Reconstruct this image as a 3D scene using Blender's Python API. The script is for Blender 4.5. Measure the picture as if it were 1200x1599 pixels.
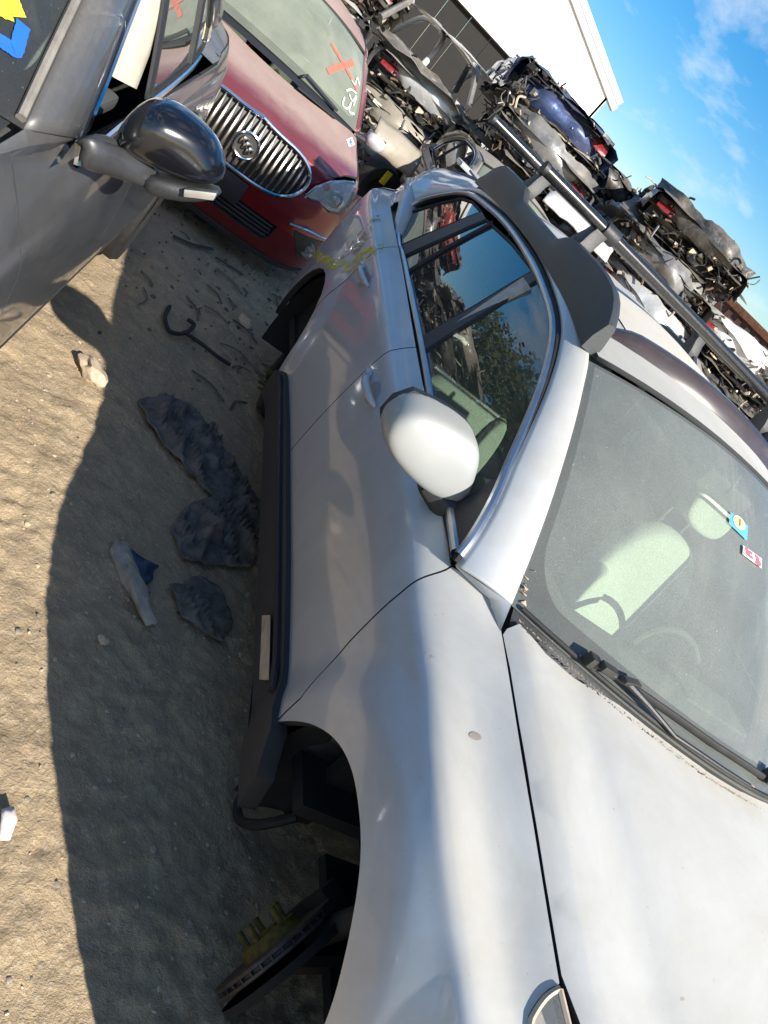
import bpy, bmesh, math, random
import numpy as np
from mathutils import Vector, Matrix, geometry, noise
PI = math.pi
rnd = random.Random(7)
sc = bpy.context.scene
for o in list(bpy.data.objects): bpy.data.objects.remove(o)

# ------------------------------------------------------------------ camera
CAM = np.array([0.84642, -1.82255, 1.67231]); FPX = 1241.91      # focal length in pixels of a 1200 x 1599 picture
def cam_axes(yaw, pitch, roll):
    f = np.array([math.cos(pitch)*math.cos(yaw), math.cos(pitch)*math.sin(yaw), math.sin(pitch)])
    r = np.cross(f, [0, 0, 1]); r /= np.linalg.norm(r); u = np.cross(r, f)
    return r*math.cos(roll)+u*math.sin(roll), -r*math.sin(roll)+u*math.cos(roll), f
CR, CU, CF = cam_axes(math.radians(150.654), math.radians(-23.2666), math.radians(45.50324))
cd = bpy.data.cameras.new('camera'); cam = bpy.data.objects.new('camera', cd); sc.collection.objects.link(cam)
m = Matrix.Identity(4)
for i in range(3):
    m[i][0] = CR[i]; m[i][1] = CU[i]; m[i][2] = -CF[i]; m[i][3] = CAM[i]
cam.matrix_world = m
cd.sensor_fit = 'VERTICAL'; cd.sensor_height = 36; cd.sensor_width = 27; cd.lens = FPX/1599*36
cd.clip_start = 0.05; cd.clip_end = 2000
sc.camera = cam

# ------------------------------------------------------------------ sky, sun, exposure
SUN = Vector((1.6, 0.67, 1.0)).normalized()
w = bpy.data.worlds.new('World'); sc.world = w; w.use_nodes = True
nt = w.node_tree; nt.nodes.clear(); N = nt.nodes.new; L = nt.links.new
out = N('ShaderNodeOutputWorld'); bg = N('ShaderNodeBackground'); bg.inputs['Strength'].default_value = 0.090
sky = N('ShaderNodeTexSky'); sky.sky_type = 'NISHITA'; sky.sun_disc = False
sky.sun_elevation = math.asin(SUN.z); sky.sun_rotation = math.atan2(SUN.x, SUN.y)
sky.air_density = 1.0; sky.dust_density = 0.6; sky.ozone_density = 2.5
tc = N('ShaderNodeTexCoord')
mp = N('ShaderNodeMapping'); mp.inputs['Scale'].default_value = (1.0, 1.0, 3.2)
mp.inputs['Rotation'].default_value = (0.25, 0.1, 0.5)
n1 = N('ShaderNodeTexNoise'); n1.inputs['Scale'].default_value = 3.1; n1.inputs['Detail'].default_value = 7; n1.inputs['Roughness'].default_value = .58; n1.inputs['Distortion'].default_value = .35
rp = N('ShaderNodeValToRGB'); rp.color_ramp.elements[0].position = .50; rp.color_ramp.elements[1].position = .66
rp.color_ramp.elements[0].color = (0, 0, 0, 1); rp.color_ramp.elements[1].color = (.8, .8, .8, 1)
hs = N('ShaderNodeHueSaturation'); hs.inputs['Saturation'].default_value = 1.5
mx = N('ShaderNodeMixRGB'); mx.inputs[2].default_value = (6.0, 6.4, 6.8, 1)
L(tc.outputs['Generated'], mp.inputs[0]); L(mp.outputs[0], n1.inputs['Vector']); L(n1.outputs['Fac'], rp.inputs[0])
L(rp.outputs[0], mx.inputs[0]); L(sky.outputs[0], hs.inputs['Color']); L(hs.outputs[0], mx.inputs[1])
L(mx.outputs[0], bg.inputs['Color']); L(bg.outputs[0], out.inputs['Surface'])
sd = bpy.data.lights.new('sun', 'SUN'); sd.energy = 5.0; sd.angle = math.radians(.55); sd.color = (1, .94, .84)
so = bpy.data.objects.new('sun', sd); sc.collection.objects.link(so); so.rotation_euler = SUN.to_track_quat('Z', 'Y').to_euler()
sc.view_settings.view_transform = 'Standard'; sc.view_settings.look = 'None'; sc.view_settings.gamma = 1
sc.view_settings.use_curve_mapping = False; sc.view_settings.exposure = 0.88

# ------------------------------------------------------------------ materials
def newmat(name):
    m = bpy.data.materials.new(name); m.use_nodes = True
    return m, m.node_tree, m.node_tree.nodes['Principled BSDF']
def noise_node(t, scale, detail=4, rough=.5, coord='Object', dist=0):
    c = t.nodes.new('ShaderNodeTexCoord'); n = t.nodes.new('ShaderNodeTexNoise')
    n.inputs['Scale'].default_value = scale; n.inputs['Detail'].default_value = detail; n.inputs['Roughness'].default_value = rough; n.inputs['Distortion'].default_value = dist
    t.links.new(c.outputs[coord], n.inputs['Vector']); return n
def ramp(t, src, p0, p1, c0=(0, 0, 0, 1), c1=(1, 1, 1, 1)):
    r = t.nodes.new('ShaderNodeValToRGB'); e = r.color_ramp.elements
    e[0].position = p0; e[1].position = p1; e[0].color = c0; e[1].color = c1
    t.links.new(src, r.inputs[0]); return r
def mixc(t, fac, a, b, mode='MIX'):
    x = t.nodes.new('ShaderNodeMixRGB'); x.blend_type = mode
    for i, v in ((0, fac), (1, a), (2, b)):
        if isinstance(v, (int, float)): x.inputs[i].default_value = v
        elif isinstance(v, tuple): x.inputs[i].default_value = v
        else: t.links.new(v, x.inputs[i])
    return x.outputs[0]
def mth(t, op, a, b=0.0, clamp=False):
    x = t.nodes.new('ShaderNodeMath'); x.operation = op; x.use_clamp = clamp
    for i, v in ((0, a), (1, b)):
        if isinstance(v, (int, float)): x.inputs[i].default_value = v
        else: t.links.new(v, x.inputs[i])
    return x.outputs[0]
def rgb(c): return (c[0], c[1], c[2], 1)
DUST = (.46, .39, .30)
def paint(name, col, metallic=.4, rough=.38, coat=1.0, dust=.25, top=.45, bump=0.0, coat_rough=.06, dustcol=DUST, spots=0.0, power=2.0, streaks=0.0, front=None):
    """car paint with a film of dust, thicker on the faces that look up"""
    m, t, b = newmat(name)
    n = noise_node(t, 3.0, 6, .62); n2 = noise_node(t, 90, 3, .6)
    g = t.nodes.new('ShaderNodeNewGeometry'); sx = t.nodes.new('ShaderNodeSeparateXYZ'); t.links.new(g.outputs['True Normal'], sx.inputs[0])
    up = mth(t, 'MULTIPLY', mth(t, 'POWER', mth(t, 'MAXIMUM', sx.outputs[2], 0.0), power), top)
    f = mth(t, 'ADD', up, mth(t, 'MULTIPLY', ramp(t, n.outputs['Fac'], .35, .75).outputs[0], dust))
    if front:
        c0 = t.nodes.new('ShaderNodeTexCoord'); s0 = t.nodes.new('ShaderNodeSeparateXYZ'); t.links.new(c0.outputs['Object'], s0.inputs[0])
        mr_ = t.nodes.new('ShaderNodeMapRange'); mr_.inputs[1].default_value = front[0]; mr_.inputs[2].default_value = front[1]; mr_.inputs[3].default_value = front[2]; mr_.inputs[4].default_value = 1.0
        t.links.new(mth(t, 'ADD', mth(t, 'ADD', s0.outputs[0], mth(t, 'MULTIPLY', mth(t, 'MULTIPLY', s0.outputs[1], s0.outputs[1]), .30)), mth(t, 'MULTIPLY', mth(t, 'SUBTRACT', n.outputs['Fac'], .5), .5)), mr_.inputs[0]); f = mth(t, 'MULTIPLY', f, mr_.outputs[0])
    f = mth(t, 'MULTIPLY', f, mth(t, 'ADD', mth(t, 'MULTIPLY', n2.outputs['Fac'], .5), .75), True)
    c = mixc(t, f, rgb(col), rgb(dustcol))
    if spots:
        n3 = noise_node(t, 38, 3, .7); s = ramp(t, n3.outputs['Fac'], .70, .76)
        c = mixc(t, mth(t, 'MULTIPLY', s.outputs[0], spots), c, (.33, .26, .18, 1))
    if streaks:
        n5 = noise_node(t, 1.7, 8, .72, dist=.6); c = mixc(t, mth(t, 'MULTIPLY', ramp(t, n5.outputs['Fac'], .42, .62).outputs[0], streaks), c, mixc(t, 1.0, c, (.80, .77, .71, 1), 'MULTIPLY'))
        n6 = noise_node(t, 150, 2, .5); c = mixc(t, mth(t, 'MULTIPLY', ramp(t, n6.outputs['Fac'], .72, .78).outputs[0], .35), c, (.25, .21, .16, 1))
    t.links.new(c, b.inputs['Base Color'])
    t.links.new(mth(t, 'MULTIPLY', mth(t, 'SUBTRACT', 1.0, f, True), metallic), b.inputs['Metallic'])
    t.links.new(mth(t, 'ADD', mth(t, 'MULTIPLY', f, .45), rough, True), b.inputs['Roughness'])
    t.links.new(mth(t, 'MULTIPLY', mth(t, 'SUBTRACT', 1.0, mth(t, 'MULTIPLY', f, 1.35), True), coat), b.inputs['Coat Weight'])
    b.inputs['Coat Roughness'].default_value = coat_rough
    if bump:
        bn = t.nodes.new('ShaderNodeBump'); bn.inputs['Strength'].default_value = bump; bn.inputs['Distance'].default_value = .03
        n4 = noise_node(t, 6, 4); t.links.new(n4.outputs['Fac'], bn.inputs['Height']); t.links.new(bn.outputs[0], b.inputs['Normal'])
    return m
def plain(name, col, rough=.6, metallic=0.0, var=.25, scale=25, bump=.0, coat=0.0, spec=.5, emit=None):
    m, t, b = newmat(name)
    n = noise_node(t, scale, 5, .6)
    lo = tuple(v*(1-var) for v in col); hi = tuple(min(1, v*(1+var)) for v in col)
    c = ramp(t, n.outputs['Fac'], .3, .7, rgb(lo), rgb(hi)).outputs[0]
    t.links.new(c, b.inputs['Base Color']); b.inputs['Roughness'].default_value = rough; b.inputs['Metallic'].default_value = metallic
    b.inputs['Coat Weight'].default_value = coat; b.inputs['Specular IOR Level'].default_value = spec
    if bump:
        bn = t.nodes.new('ShaderNodeBump'); bn.inputs['Strength'].default_value = bump; bn.inputs['Distance'].default_value = .01
        t.links.new(n.outputs['Fac'], bn.inputs['Height']); t.links.new(bn.outputs[0], b.inputs['Normal'])
    return m
def glass(name, tint=(.8, .9, .84), dust=.2, dustcol=(.42, .43, .38), frit=False, rough=.01, speck=0.0, refl=1.0):
    """a single sheet of car glass: tinted see-through, mirror reflection, a film of dust and (windshield) a black ceramic border"""
    m = bpy.data.materials.new(name); m.use_nodes = True; t = m.node_tree; t.nodes.clear(); N = t.nodes.new
    tr = N('ShaderNodeBsdfTransparent'); tr.inputs[0].default_value = rgb(tint)
    gl = N('ShaderNodeBsdfGlossy'); gl.inputs['Roughness'].default_value = rough; gl.inputs['Color'].default_value = (refl, refl, refl, 1)
    fr = N('ShaderNodeFresnel'); fr.inputs['IOR'].default_value = 1.52
    m1 = N('ShaderNodeMixShader'); t.links.new(mth(t, 'MULTIPLY', fr.outputs[0], 1.6, True), m1.inputs[0]); t.links.new(tr.outputs[0], m1.inputs[1]); t.links.new(gl.outputs[0], m1.inputs[2])
    df = N('ShaderNodeBsdfDiffuse'); df.inputs['Color'].default_value = rgb(dustcol)
    n = noise_node(t, 260, 4, .75); n0 = noise_node(t, 2.2, 4, .6)
    f = mth(t, 'MULTIPLY', mth(t, 'ADD', mth(t, 'MULTIPLY', ramp(t, n.outputs['Fac'], .25, .8).outputs[0], .55), .68), dust)
    f = mth(t, 'MULTIPLY', f, mth(t, 'ADD', mth(t, 'MULTIPLY', n0.outputs['Fac'], 1.0), .5), True)
    if speck:
        n2 = noise_node(t, 120, 2, .5); f = mth(t, 'MAXIMUM', f, mth(t, 'MULTIPLY', ramp(t, n2.outputs['Fac'], .72, .76).outputs[0], speck))
    m2 = N('ShaderNodeMixShader'); t.links.new(f, m2.inputs[0]); t.links.new(m1.outputs[0], m2.inputs[1]); t.links.new(df.outputs[0], m2.inputs[2])
    o = N('ShaderNodeOutputMaterial'); last = m2.outputs[0]
    if frit:
        uv = N('ShaderNodeUVMap'); sx = N('ShaderNodeSeparateXYZ'); t.links.new(uv.outputs[0], sx.inputs[0])
        ea = mth(t, 'SUBTRACT', 1.0, mth(t, 'ABSOLUTE', sx.outputs[0]))
        side = mth(t, 'LESS_THAN', ea, .035); bot = mth(t, 'LESS_THAN', sx.outputs[1], .085); topm = mth(t, 'GREATER_THAN', sx.outputs[1], .985)
        # rounded lower corners of the border
        cx = mth(t, 'MAXIMUM', mth(t, 'SUBTRACT', .16, ea), 0.0); cy = mth(t, 'MAXIMUM', mth(t, 'SUBTRACT', .25, sx.outputs[1]), 0.0)
        rr = mth(t, 'ADD', mth(t, 'POWER', mth(t, 'DIVIDE', cx, .125), 2.0), mth(t, 'POWER', mth(t, 'DIVIDE', cy, .165), 2.0))
        cor = mth(t, 'GREATER_THAN', rr, 1.0)
        fm = mth(t, 'MAXIMUM', mth(t, 'MAXIMUM', side, bot), mth(t, 'MAXIMUM', topm, cor))
        pb = N('ShaderNodeBsdfPrincipled'); pb.inputs['Roughness'].default_value = .12
        t.links.new(mixc(t, mth(t, 'MULTIPLY', f, 1.15, True), (.012, .012, .013, 1), rgb(tuple(v*.62 for v in dustcol))), pb.inputs['Base Color'])
        m3 = N('ShaderNodeMixShader'); t.links.new(fm, m3.inputs[0]); t.links.new(last, m3.inputs[1]); t.links.new(pb.outputs[0], m3.inputs[2]); last = m3.outputs[0]
    t.links.new(last, o.inputs['Surface']); return m

M = {}
M['silver'] = paint('silver_paint', (.53, .575, .63), .45, .42, .8, .05, .70, dustcol=(.515, .48, .405), spots=.6, bump=.05, streaks=.6)
M['silver_cap'] = paint('silver_mirror_paint', (.34, .355, .36), .30, .45, .5, .3, .5, dustcol=(.36, .34, .285), spots=.4)
M['red'] = paint('red_paint', (.20, .006, .012), .35, .28, 1.0, .22, .85, dustcol=(.40, .30, .25), power=5.0, front=(.62, .38, .22))
M['dark'] = paint('dark_grey_paint', (.055, .060, .070), .35, .36, .75, .16, .30, dustcol=(.36, .32, .26))
M['mid'] = paint('grey_car_paint', (.12, .125, .13), .5, .3, 1.0, .3, .6)
M['black_cap'] = paint('black_gloss_paint', (.006, .006, .008), 0, .2, .8, 0, 0)
M['gap'] = plain('dark_panel_gap', (.02, .021, .023), .8, var=.1)
M['plastic'] = plain('black_plastic', (.022, .023, .026), .5, bump=.15, scale=200)
M['cladding'] = plain('dark_cladding_plastic', (.035, .037, .042), .55, bump=.1, scale=120)
M['rail'] = plain('roof_rail_plastic', (.045, .05, .055), .42, bump=.08, scale=220)
M['rubber'] = plain('black_rubber', (.015, .015, .015), .7, var=.4)
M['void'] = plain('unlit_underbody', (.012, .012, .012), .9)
M['chrome'] = plain('chrome', (.75, .76, .78), .12, 1.0, var=.05)
M['satin'] = plain('satin_aluminium', (.60, .62, .65), .30, 1.0, var=.08)
M['tube'] = plain('dull_black_tube', (.03, .031, .033), .24, .4, var=.5, scale=140, coat=.5)
M['steel'] = plain('worn_steel', (.06, .052, .045), .6, .4, var=.5)
M['rust'] = plain('rusty_steel', (.11, .045, .022), .8, .2, var=.5, scale=18, bump=.3)
M['hub_yellow'] = plain('shaded_yellow_paint', (.085, .07, .010), .8, var=.7, scale=50)  # mottled yellow, darkened to carry the shade of the wheel well
M['yellow'] = plain('yellow_marker', (.68, .62, .03), .8, var=.2, scale=60)
M['blue'] = plain('blue_marker', (.01, .11, .72), .6, var=.1)
M['redmark'] = plain('faded_red_marker', (.62, .22, .17), .8, var=.25, scale=80)
M['whitemark'] = plain('white_marker', (.7, .72, .66), .8, var=.2, scale=80)
M['seat_shade'] = plain('shaded_seat_cloth', (.30, .31, .27), .85, bump=.3, scale=180)  # the pale seat cloth again, darkened for the passenger seat's shade
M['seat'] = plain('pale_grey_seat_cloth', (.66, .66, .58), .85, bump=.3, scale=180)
M['seat_dark'] = plain('grey_seat_side', (.25, .26, .24), .85, bump=.3, scale=180)
M['dash'] = plain('dashboard_plastic', (.07, .072, .068), .7, bump=.2, scale=160)
M['beige_trim'] = plain('cream_pillar_trim', (.40, .37, .30), .6, var=.08)
M['headliner'] = plain('headliner', (.35, .34, .31), .9)
M['white'] = paint('white_paint', (.78, .78, .76), 0, .4, .6, .2, .1)
M['glass_ws'] = glass('dusty_windshield_glass', (.74, .86, .75), .33, (.46, .49, .45), True, speck=.6)
M['glass_side'] = glass('side_window_glass', (.62, .76, .68), .07, refl=.9)
M['glass_tint'] = glass('tinted_privacy_glass', (.16, .17, .17), .08, (.35, .34, .3), refl=.9)
M['glass_red'] = glass('dusty_glass_of_red_car', (.55, .66, .52), .50, (.40, .43, .33), True)
M['glass_dark'] = glass('clean_dark_windshield', (.30, .36, .36), .10, (.3, .32, .3), True, speck=.5)
M['lens'] = glass('clear_lamp_lens', (.9, .92, .92), .28, (.62, .62, .58), refl=.45)
M['reflector'] = plain('lamp_reflector', (.62, .62, .60), .22, .8, var=.2, scale=30)
M['amber'] = plain('amber_reflector', (.75, .25, .08), .3)
M['tail'] = plain('red_lamp_plastic', (.17, .010, .012), .35, coat=.4, var=.4)
M['grille_dark'] = plain('grille_dark', (.03, .028, .025), .5)
M['grille_bar'] = plain('grille_bar_metal', (.38, .35, .31), .3, .9, var=.2)

def smudge(name, col, scale, lo, hi):
    m = bpy.data.materials.new(name); m.use_nodes = True; t = m.node_tree; t.nodes.clear(); N = t.nodes.new
    tr = N('ShaderNodeBsdfTransparent'); df = N('ShaderNodeBsdfDiffuse'); df.inputs[0].default_value = rgb(col); x = N('ShaderNodeMixShader'); o = N('ShaderNodeOutputMaterial')
    n = noise_node(t, scale, 4, .6, dist=.8); t.links.new(ramp(t, n.outputs['Fac'], lo, hi, (0, 0, 0, 1), (.8, .8, .8, 1)).outputs[0], x.inputs[0]); t.links.new(tr.outputs[0], x.inputs[1]); t.links.new(df.outputs[0], x.inputs[2]); t.links.new(x.outputs[0], o.inputs[0]); return m
# ------------------------------------------------------------------ object helpers
def tag(o, label=None, cat=None, group=None, kind=None):
    if label: o['label'] = label
    if cat: o['category'] = cat
    if group: o['group'] = group
    if kind: o['kind'] = kind
    return o
def link(o, parent=None):
    sc.collection.objects.link(o)
    if parent is not None: o.parent = parent
    return o
def empty(name, loc=(0, 0, 0), rz=0, **k):
    o = bpy.data.objects.new(name, None); o.empty_display_size = .2; o.location = loc; o.rotation_euler = (0, 0, rz)
    link(o); tag(o, **k); return o
def mesh_obj(name, V, F, mat, parent=None, smooth=False, normals=None, uv=None):
    me = bpy.data.meshes.new(name); me.from_pydata([tuple(map(float, v)) for v in V], [], [tuple(map(int, f)) for f in F])
    mats = mat if isinstance(mat, (list, tuple)) else [mat]
    for mm in mats: me.materials.append(mm)
    if uv is not None:
        ul = me.uv_layers.new(name='UVMap')
        for lp in me.loops: ul.data[lp.index].uv = uv[lp.vertex_index]
    if smooth or normals is not None:
        me.polygons.foreach_set('use_smooth', [True]*len(me.polygons))
    me.update()
    if normals is not None: me.normals_split_custom_set_from_vertices([tuple(map(float, n)) for n in normals])
    o = bpy.data.objects.new(name, me); return link(o, parent)
class MB:
    """collects shapes, then links them as ONE mesh object"""
    def __init__(s): s.V = []; s.F = []
    def add(s, V, F):
        n = len(s.V); s.V += [tuple(v) for v in V]; s.F += [tuple(i+n for i in f) for f in F]; return s
    def box(s, c, d, rz=0, R=None, taper=1.0):
        V = []
        for z in (-1, 1):
            k = taper if z > 0 else 1
            for x, y in ((-1, -1), (1, -1), (1, 1), (-1, 1)): V.append(Vector((x*d[0]/2*k, y*d[1]/2*k, z*d[2]/2)))
        Rm = R if R is not None else Matrix.Rotation(rz, 3, 'Z')
        V = [Rm @ v + Vector(c) for v in V]
        return s.add(V, [(3, 2, 1, 0), (4, 5, 6, 7), (0, 1, 5, 4), (1, 2, 6, 5), (2, 3, 7, 6), (3, 0, 4, 7)])
    def tube(s, pts, r, n=8, cap=True, flat=1.0):
        pts = [Vector(p) for p in pts]; rs = r if isinstance(r, (list, tuple)) else [r]*len(pts)
        V = []; F = []; prev = None
        for i, p in enumerate(pts):
            d = (pts[min(i+1, len(pts)-1)]-pts[max(i-1, 0)])
            d = d.normalized() if d.length > 1e-9 else Vector((0, 0, 1))
            if prev is None:
                a = d.cross(Vector((0, 0, 1)));
                if a.length < .1: a = d.cross(Vector((0, 1, 0)))
            else: a = prev - d*prev.dot(d)
            a.normalize(); prev = a; b = d.cross(a)
            for k in range(n):
                an = 2*PI*k/n; V.append(p + a*math.cos(an)*rs[i] + b*math.sin(an)*rs[i]*flat)
        for i in range(len(pts)-1):
            for k in range(n): F.append((i*n+k, i*n+(k+1) % n, (i+1)*n+(k+1) % n, (i+1)*n+k))
        if cap: F.append(tuple(range(n-1, -1, -1))); F.append(tuple((len(pts)-1)*n+k for k in range(n)))
        return s.add(V, F)
    def lathe(s, prof, origin, axis='Y', n=32):
        """prof: (radius, along) pairs turned about an axis through origin"""
        V = []; F = []
        for (r, a) in prof:
            for k in range(n):
                an = 2*PI*k/n; c, q = math.cos(an)*r, math.sin(an)*r
                v = {'Y': (c, a, q), 'X': (a, c, q), 'Z': (c, q, a)}[axis]
                V.append(tuple(v[i]+origin[i] for i in range(3)))
        for i in range(len(prof)-1):
            for k in range(n): F.append((i*n+k, i*n+(k+1) % n, (i+1)*n+(k+1) % n, (i+1)*n+k))
        return s.add(V, F)
    def prism(s, poly, d, fn):
        """poly: 2D outline; fn(u, v, w) places it; w goes 0..d"""
        n = len(poly); V = [fn(u, v, 0) for u, v in poly]+[fn(u, v, d) for u, v in poly]
        F = [tuple(range(n-1, -1, -1)), tuple(range(n, 2*n))]+[(i, (i+1) % n, (i+1) % n+n, i+n) for i in range(n)]
        return s.add(V, F)
    def build(s, name, mat=None, parent=None, smooth=False, bevel=0, sub=0, seg=2):
        o = mesh_obj(name, s.V, s.F, mat, parent, smooth)
        bm = bmesh.new(); bm.from_mesh(o.data); bmesh.ops.recalc_face_normals(bm, faces=bm.faces)
        if bevel: bmesh.ops.bevel(bm, geom=[e for e in bm.edges if e.is_manifold and e.calc_face_angle(0) > .5], offset=bevel, segments=seg, affect='EDGES', profile=.6)
        if sub:
            for f in bm.faces: f.smooth = True
        bm.to_mesh(o.data); bm.free()
        if sub:
            md = o.modifiers.new('smooth', 'SUBSURF'); md.levels = sub; md.render_levels = sub
        elif bevel:
            o.data.polygons.foreach_set('use_smooth', [True]*len(o.data.polygons))
            o.data.set_sharp_from_angle(angle=math.radians(35))
        elif smooth: o.data.set_sharp_from_angle(angle=math.radians(40))
        return o

# ------------------------------------------------------------------ curves and surfaces
def pchip(xs, ys, x):
    xs = np.asarray(xs, float); ys = np.asarray(ys, float); x = np.clip(np.asarray(x, float), xs[0], xs[-1])
    h = np.diff(xs); d = np.diff(ys)/h; m = np.zeros_like(ys)
    m[0] = d[0]; m[-1] = d[-1]
    for i in range(1, len(xs)-1):
        if d[i-1]*d[i] > 0:
            w1 = 2*h[i]+h[i-1]; w2 = h[i]+2*h[i-1]; m[i] = (w1+w2)/(w1/d[i-1]+w2/d[i])
    k = np.clip(np.searchsorted(xs, x, side='right')-1, 0, len(xs)-2); t = (x-xs[k])/h[k]
    return (2*t**3-3*t**2+1)*ys[k]+(t**3-2*t**2+t)*h[k]*m[k]+(-2*t**3+3*t**2)*ys[k+1]+(t**3-t**2)*h[k]*m[k+1]
def rows_interp(vals, s):
    """vals: list of arrays (one per row); cubic through the rows at parameter s"""
    A = np.stack(vals, 0); n = A.shape[0]; s = np.clip(s, 0, n-1); k = np.clip(np.floor(s).astype(int), 0, n-2); t = s-k
    idx = np.arange(A.shape[1]); g = lambda j: A[np.clip(j, 0, n-1), idx]
    p0, p1, p2, p3 = g(k-1), g(k), g(k+1), g(k+2)
    m1 = np.where(k > 0, (p2-p0)/2, p2-p1); m2 = np.where(k < n-2, (p3-p1)/2, p2-p1)
    return (2*t**3-3*t**2+1)*p1+(t**3-2*t**2+t)*m1+(-2*t**3+3*t**2)*p2+(t**3-t**2)*m2
def inpoly(P, poly):
    x, y = P[:, 0], P[:, 1]; c = np.zeros(len(P), bool); n = len(poly)
    for i in range(n):
        x1, y1 = poly[i]; x2, y2 = poly[i-1]
        q = ((y1 > y) != (y2 > y)) & (x < (x2-x1)*(y-y1)/((y2-y1) if y2 != y1 else 1e-12)+x1); c ^= q
    return c
def densify(pts, step, closed=True, scale=(1, 1)):
    out = []; n = len(pts)
    for i in range(n if closed else n-1):
        a = np.array(pts[i], float); b = np.array(pts[(i+1) % n], float)
        k = max(1, int(math.ceil(np.linalg.norm((b-a)*np.array(scale))/step)))
        for j in range(k): out.append(a+(b-a)*j/k)
    if not closed: out.append(np.array(pts[-1], float))
    return out
def smooth_poly(pts, it=2, keep=()):
    """corner cutting for an open run of points, ends kept"""
    P = [np.array(p, float) for p in pts]
    for _ in range(it):
        Q = [P[0]]
        for a, b in zip(P[:-1], P[1:]): Q += [a*.75+b*.25, a*.25+b*.75]
        Q.append(P[-1]); P = Q
    return P
def patch(name, outline, fn, mat, parent=None, step=(.04, .04), off=0.0, skirt=.018, uvfn=None, smooth=True, dstep=None):
    """sheet cut out of a parametric surface: constrained triangulation of the outline plus a grid inside it"""
    sx, sy = step; O = densify([(p[0]/sx, p[1]/sy) for p in outline], dstep or 1.0)
    O = [o for i, o in enumerate(O) if np.linalg.norm(o-O[i-1]) > 1e-4]; O = np.array(O)
    lo = O.min(0); hi = O.max(0)
    gx = np.arange(math.floor(lo[0])+.5, hi[0], 1.0); gy = np.arange(math.floor(lo[1])+.5, hi[1], 1.0)
    G = np.array([(a, b) for a in gx for b in gy]) if len(gx) and len(gy) else np.zeros((0, 2))
    if len(G):
        G = G[inpoly(G, O)]
        if len(G):
            dm = np.min(np.linalg.norm(G[:, None, :]-O[None, :, :], axis=2), axis=1); G = G[dm > .45]
    P = np.concatenate([O, G]) if len(G) else O
    n = len(O)
    res = geometry.delaunay_2d_cdt([Vector(p) for p in P], [], [list(range(n))], 1, 1e-6)
    Q = np.array([(v.x*sx, v.y*sy) for v in res[0]]); F = [tuple(f) for f in res[2]]
    e = 1e-3
    def ev(Q):
        p = fn(Q[:, 0], Q[:, 1]); du = fn(Q[:, 0]+e*sx*10, Q[:, 1])-fn(Q[:, 0]-e*sx*10, Q[:, 1]); dv = fn(Q[:, 0], Q[:, 1]+e*sy*10)-fn(Q[:, 0], Q[:, 1]-e*sy*10)
        nn = np.cross(du, dv); l = np.linalg.norm(nn, axis=1, keepdims=True); l[l == 0] = 1; return p, nn/l
    X, Nn = ev(Q)
    flip = getattr(fn, 'flip', False)
    if flip: Nn = -Nn; F = [f[::-1] for f in F]
    X = X+Nn*off
    V = list(X); NN = list(Nn)
    if skirt:
        cnt = {}
        for f in F:
            for i in range(3):
                a, b = f[i], f[(i+1) % 3]; cnt[(a, b)] = 1
        B = [(a, b) for (a, b) in cnt if (b, a) not in cnt]
        top = {}; bot = {}; ed = {}
        for a, b in B:
            t = X[b]-X[a]; o = np.cross(t, Nn[a]); l = np.linalg.norm(o); o = o/l if l > 0 else o
            for v in (a, b): ed[v] = ed.get(v, 0)+o
        for v, o in ed.items():
            l = np.linalg.norm(o); o = o/l if l > 0 else Nn[v]
            top[v] = len(V); V.append(X[v]); NN.append(o*.8+Nn[v]*.6); bot[v] = len(V); V.append(X[v]-Nn[v]*skirt); NN.append(o)
        for a, b in B: F.append((b, a, bot[a])); F.append((b, bot[a], bot[b]))
        F = [f for f in F]
        # top of skirt uses its own vertices for a crisp rim
        F2 = []; botset = set(bot.values())
        for f in F:
            if (f[2] in botset): F2.append(tuple(top[v] if v in top and v < len(X) else v for v in f))
            else: F2.append(f)
        F = F2
    uv = None
    if uvfn is not None:
        base = [uvfn(q) for q in Q]; uv = base+[(0, 0)]*(len(V)-len(base))
        for v in (top if skirt else {}): uv[top[v]] = base[v]; uv[bot[v]] = base[v]
    NN = [n_/max(1e-9, np.linalg.norm(n_)) for n_ in NN]
    o = mesh_obj(name, V, F, [mat, M['gap']], parent, normals=NN if smooth else None, uv=uv)
    if skirt:
        nb = len(X); o.data.polygons.foreach_set('material_index', [1 if max(f) >= nb else 0 for f in F])
    return o

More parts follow.
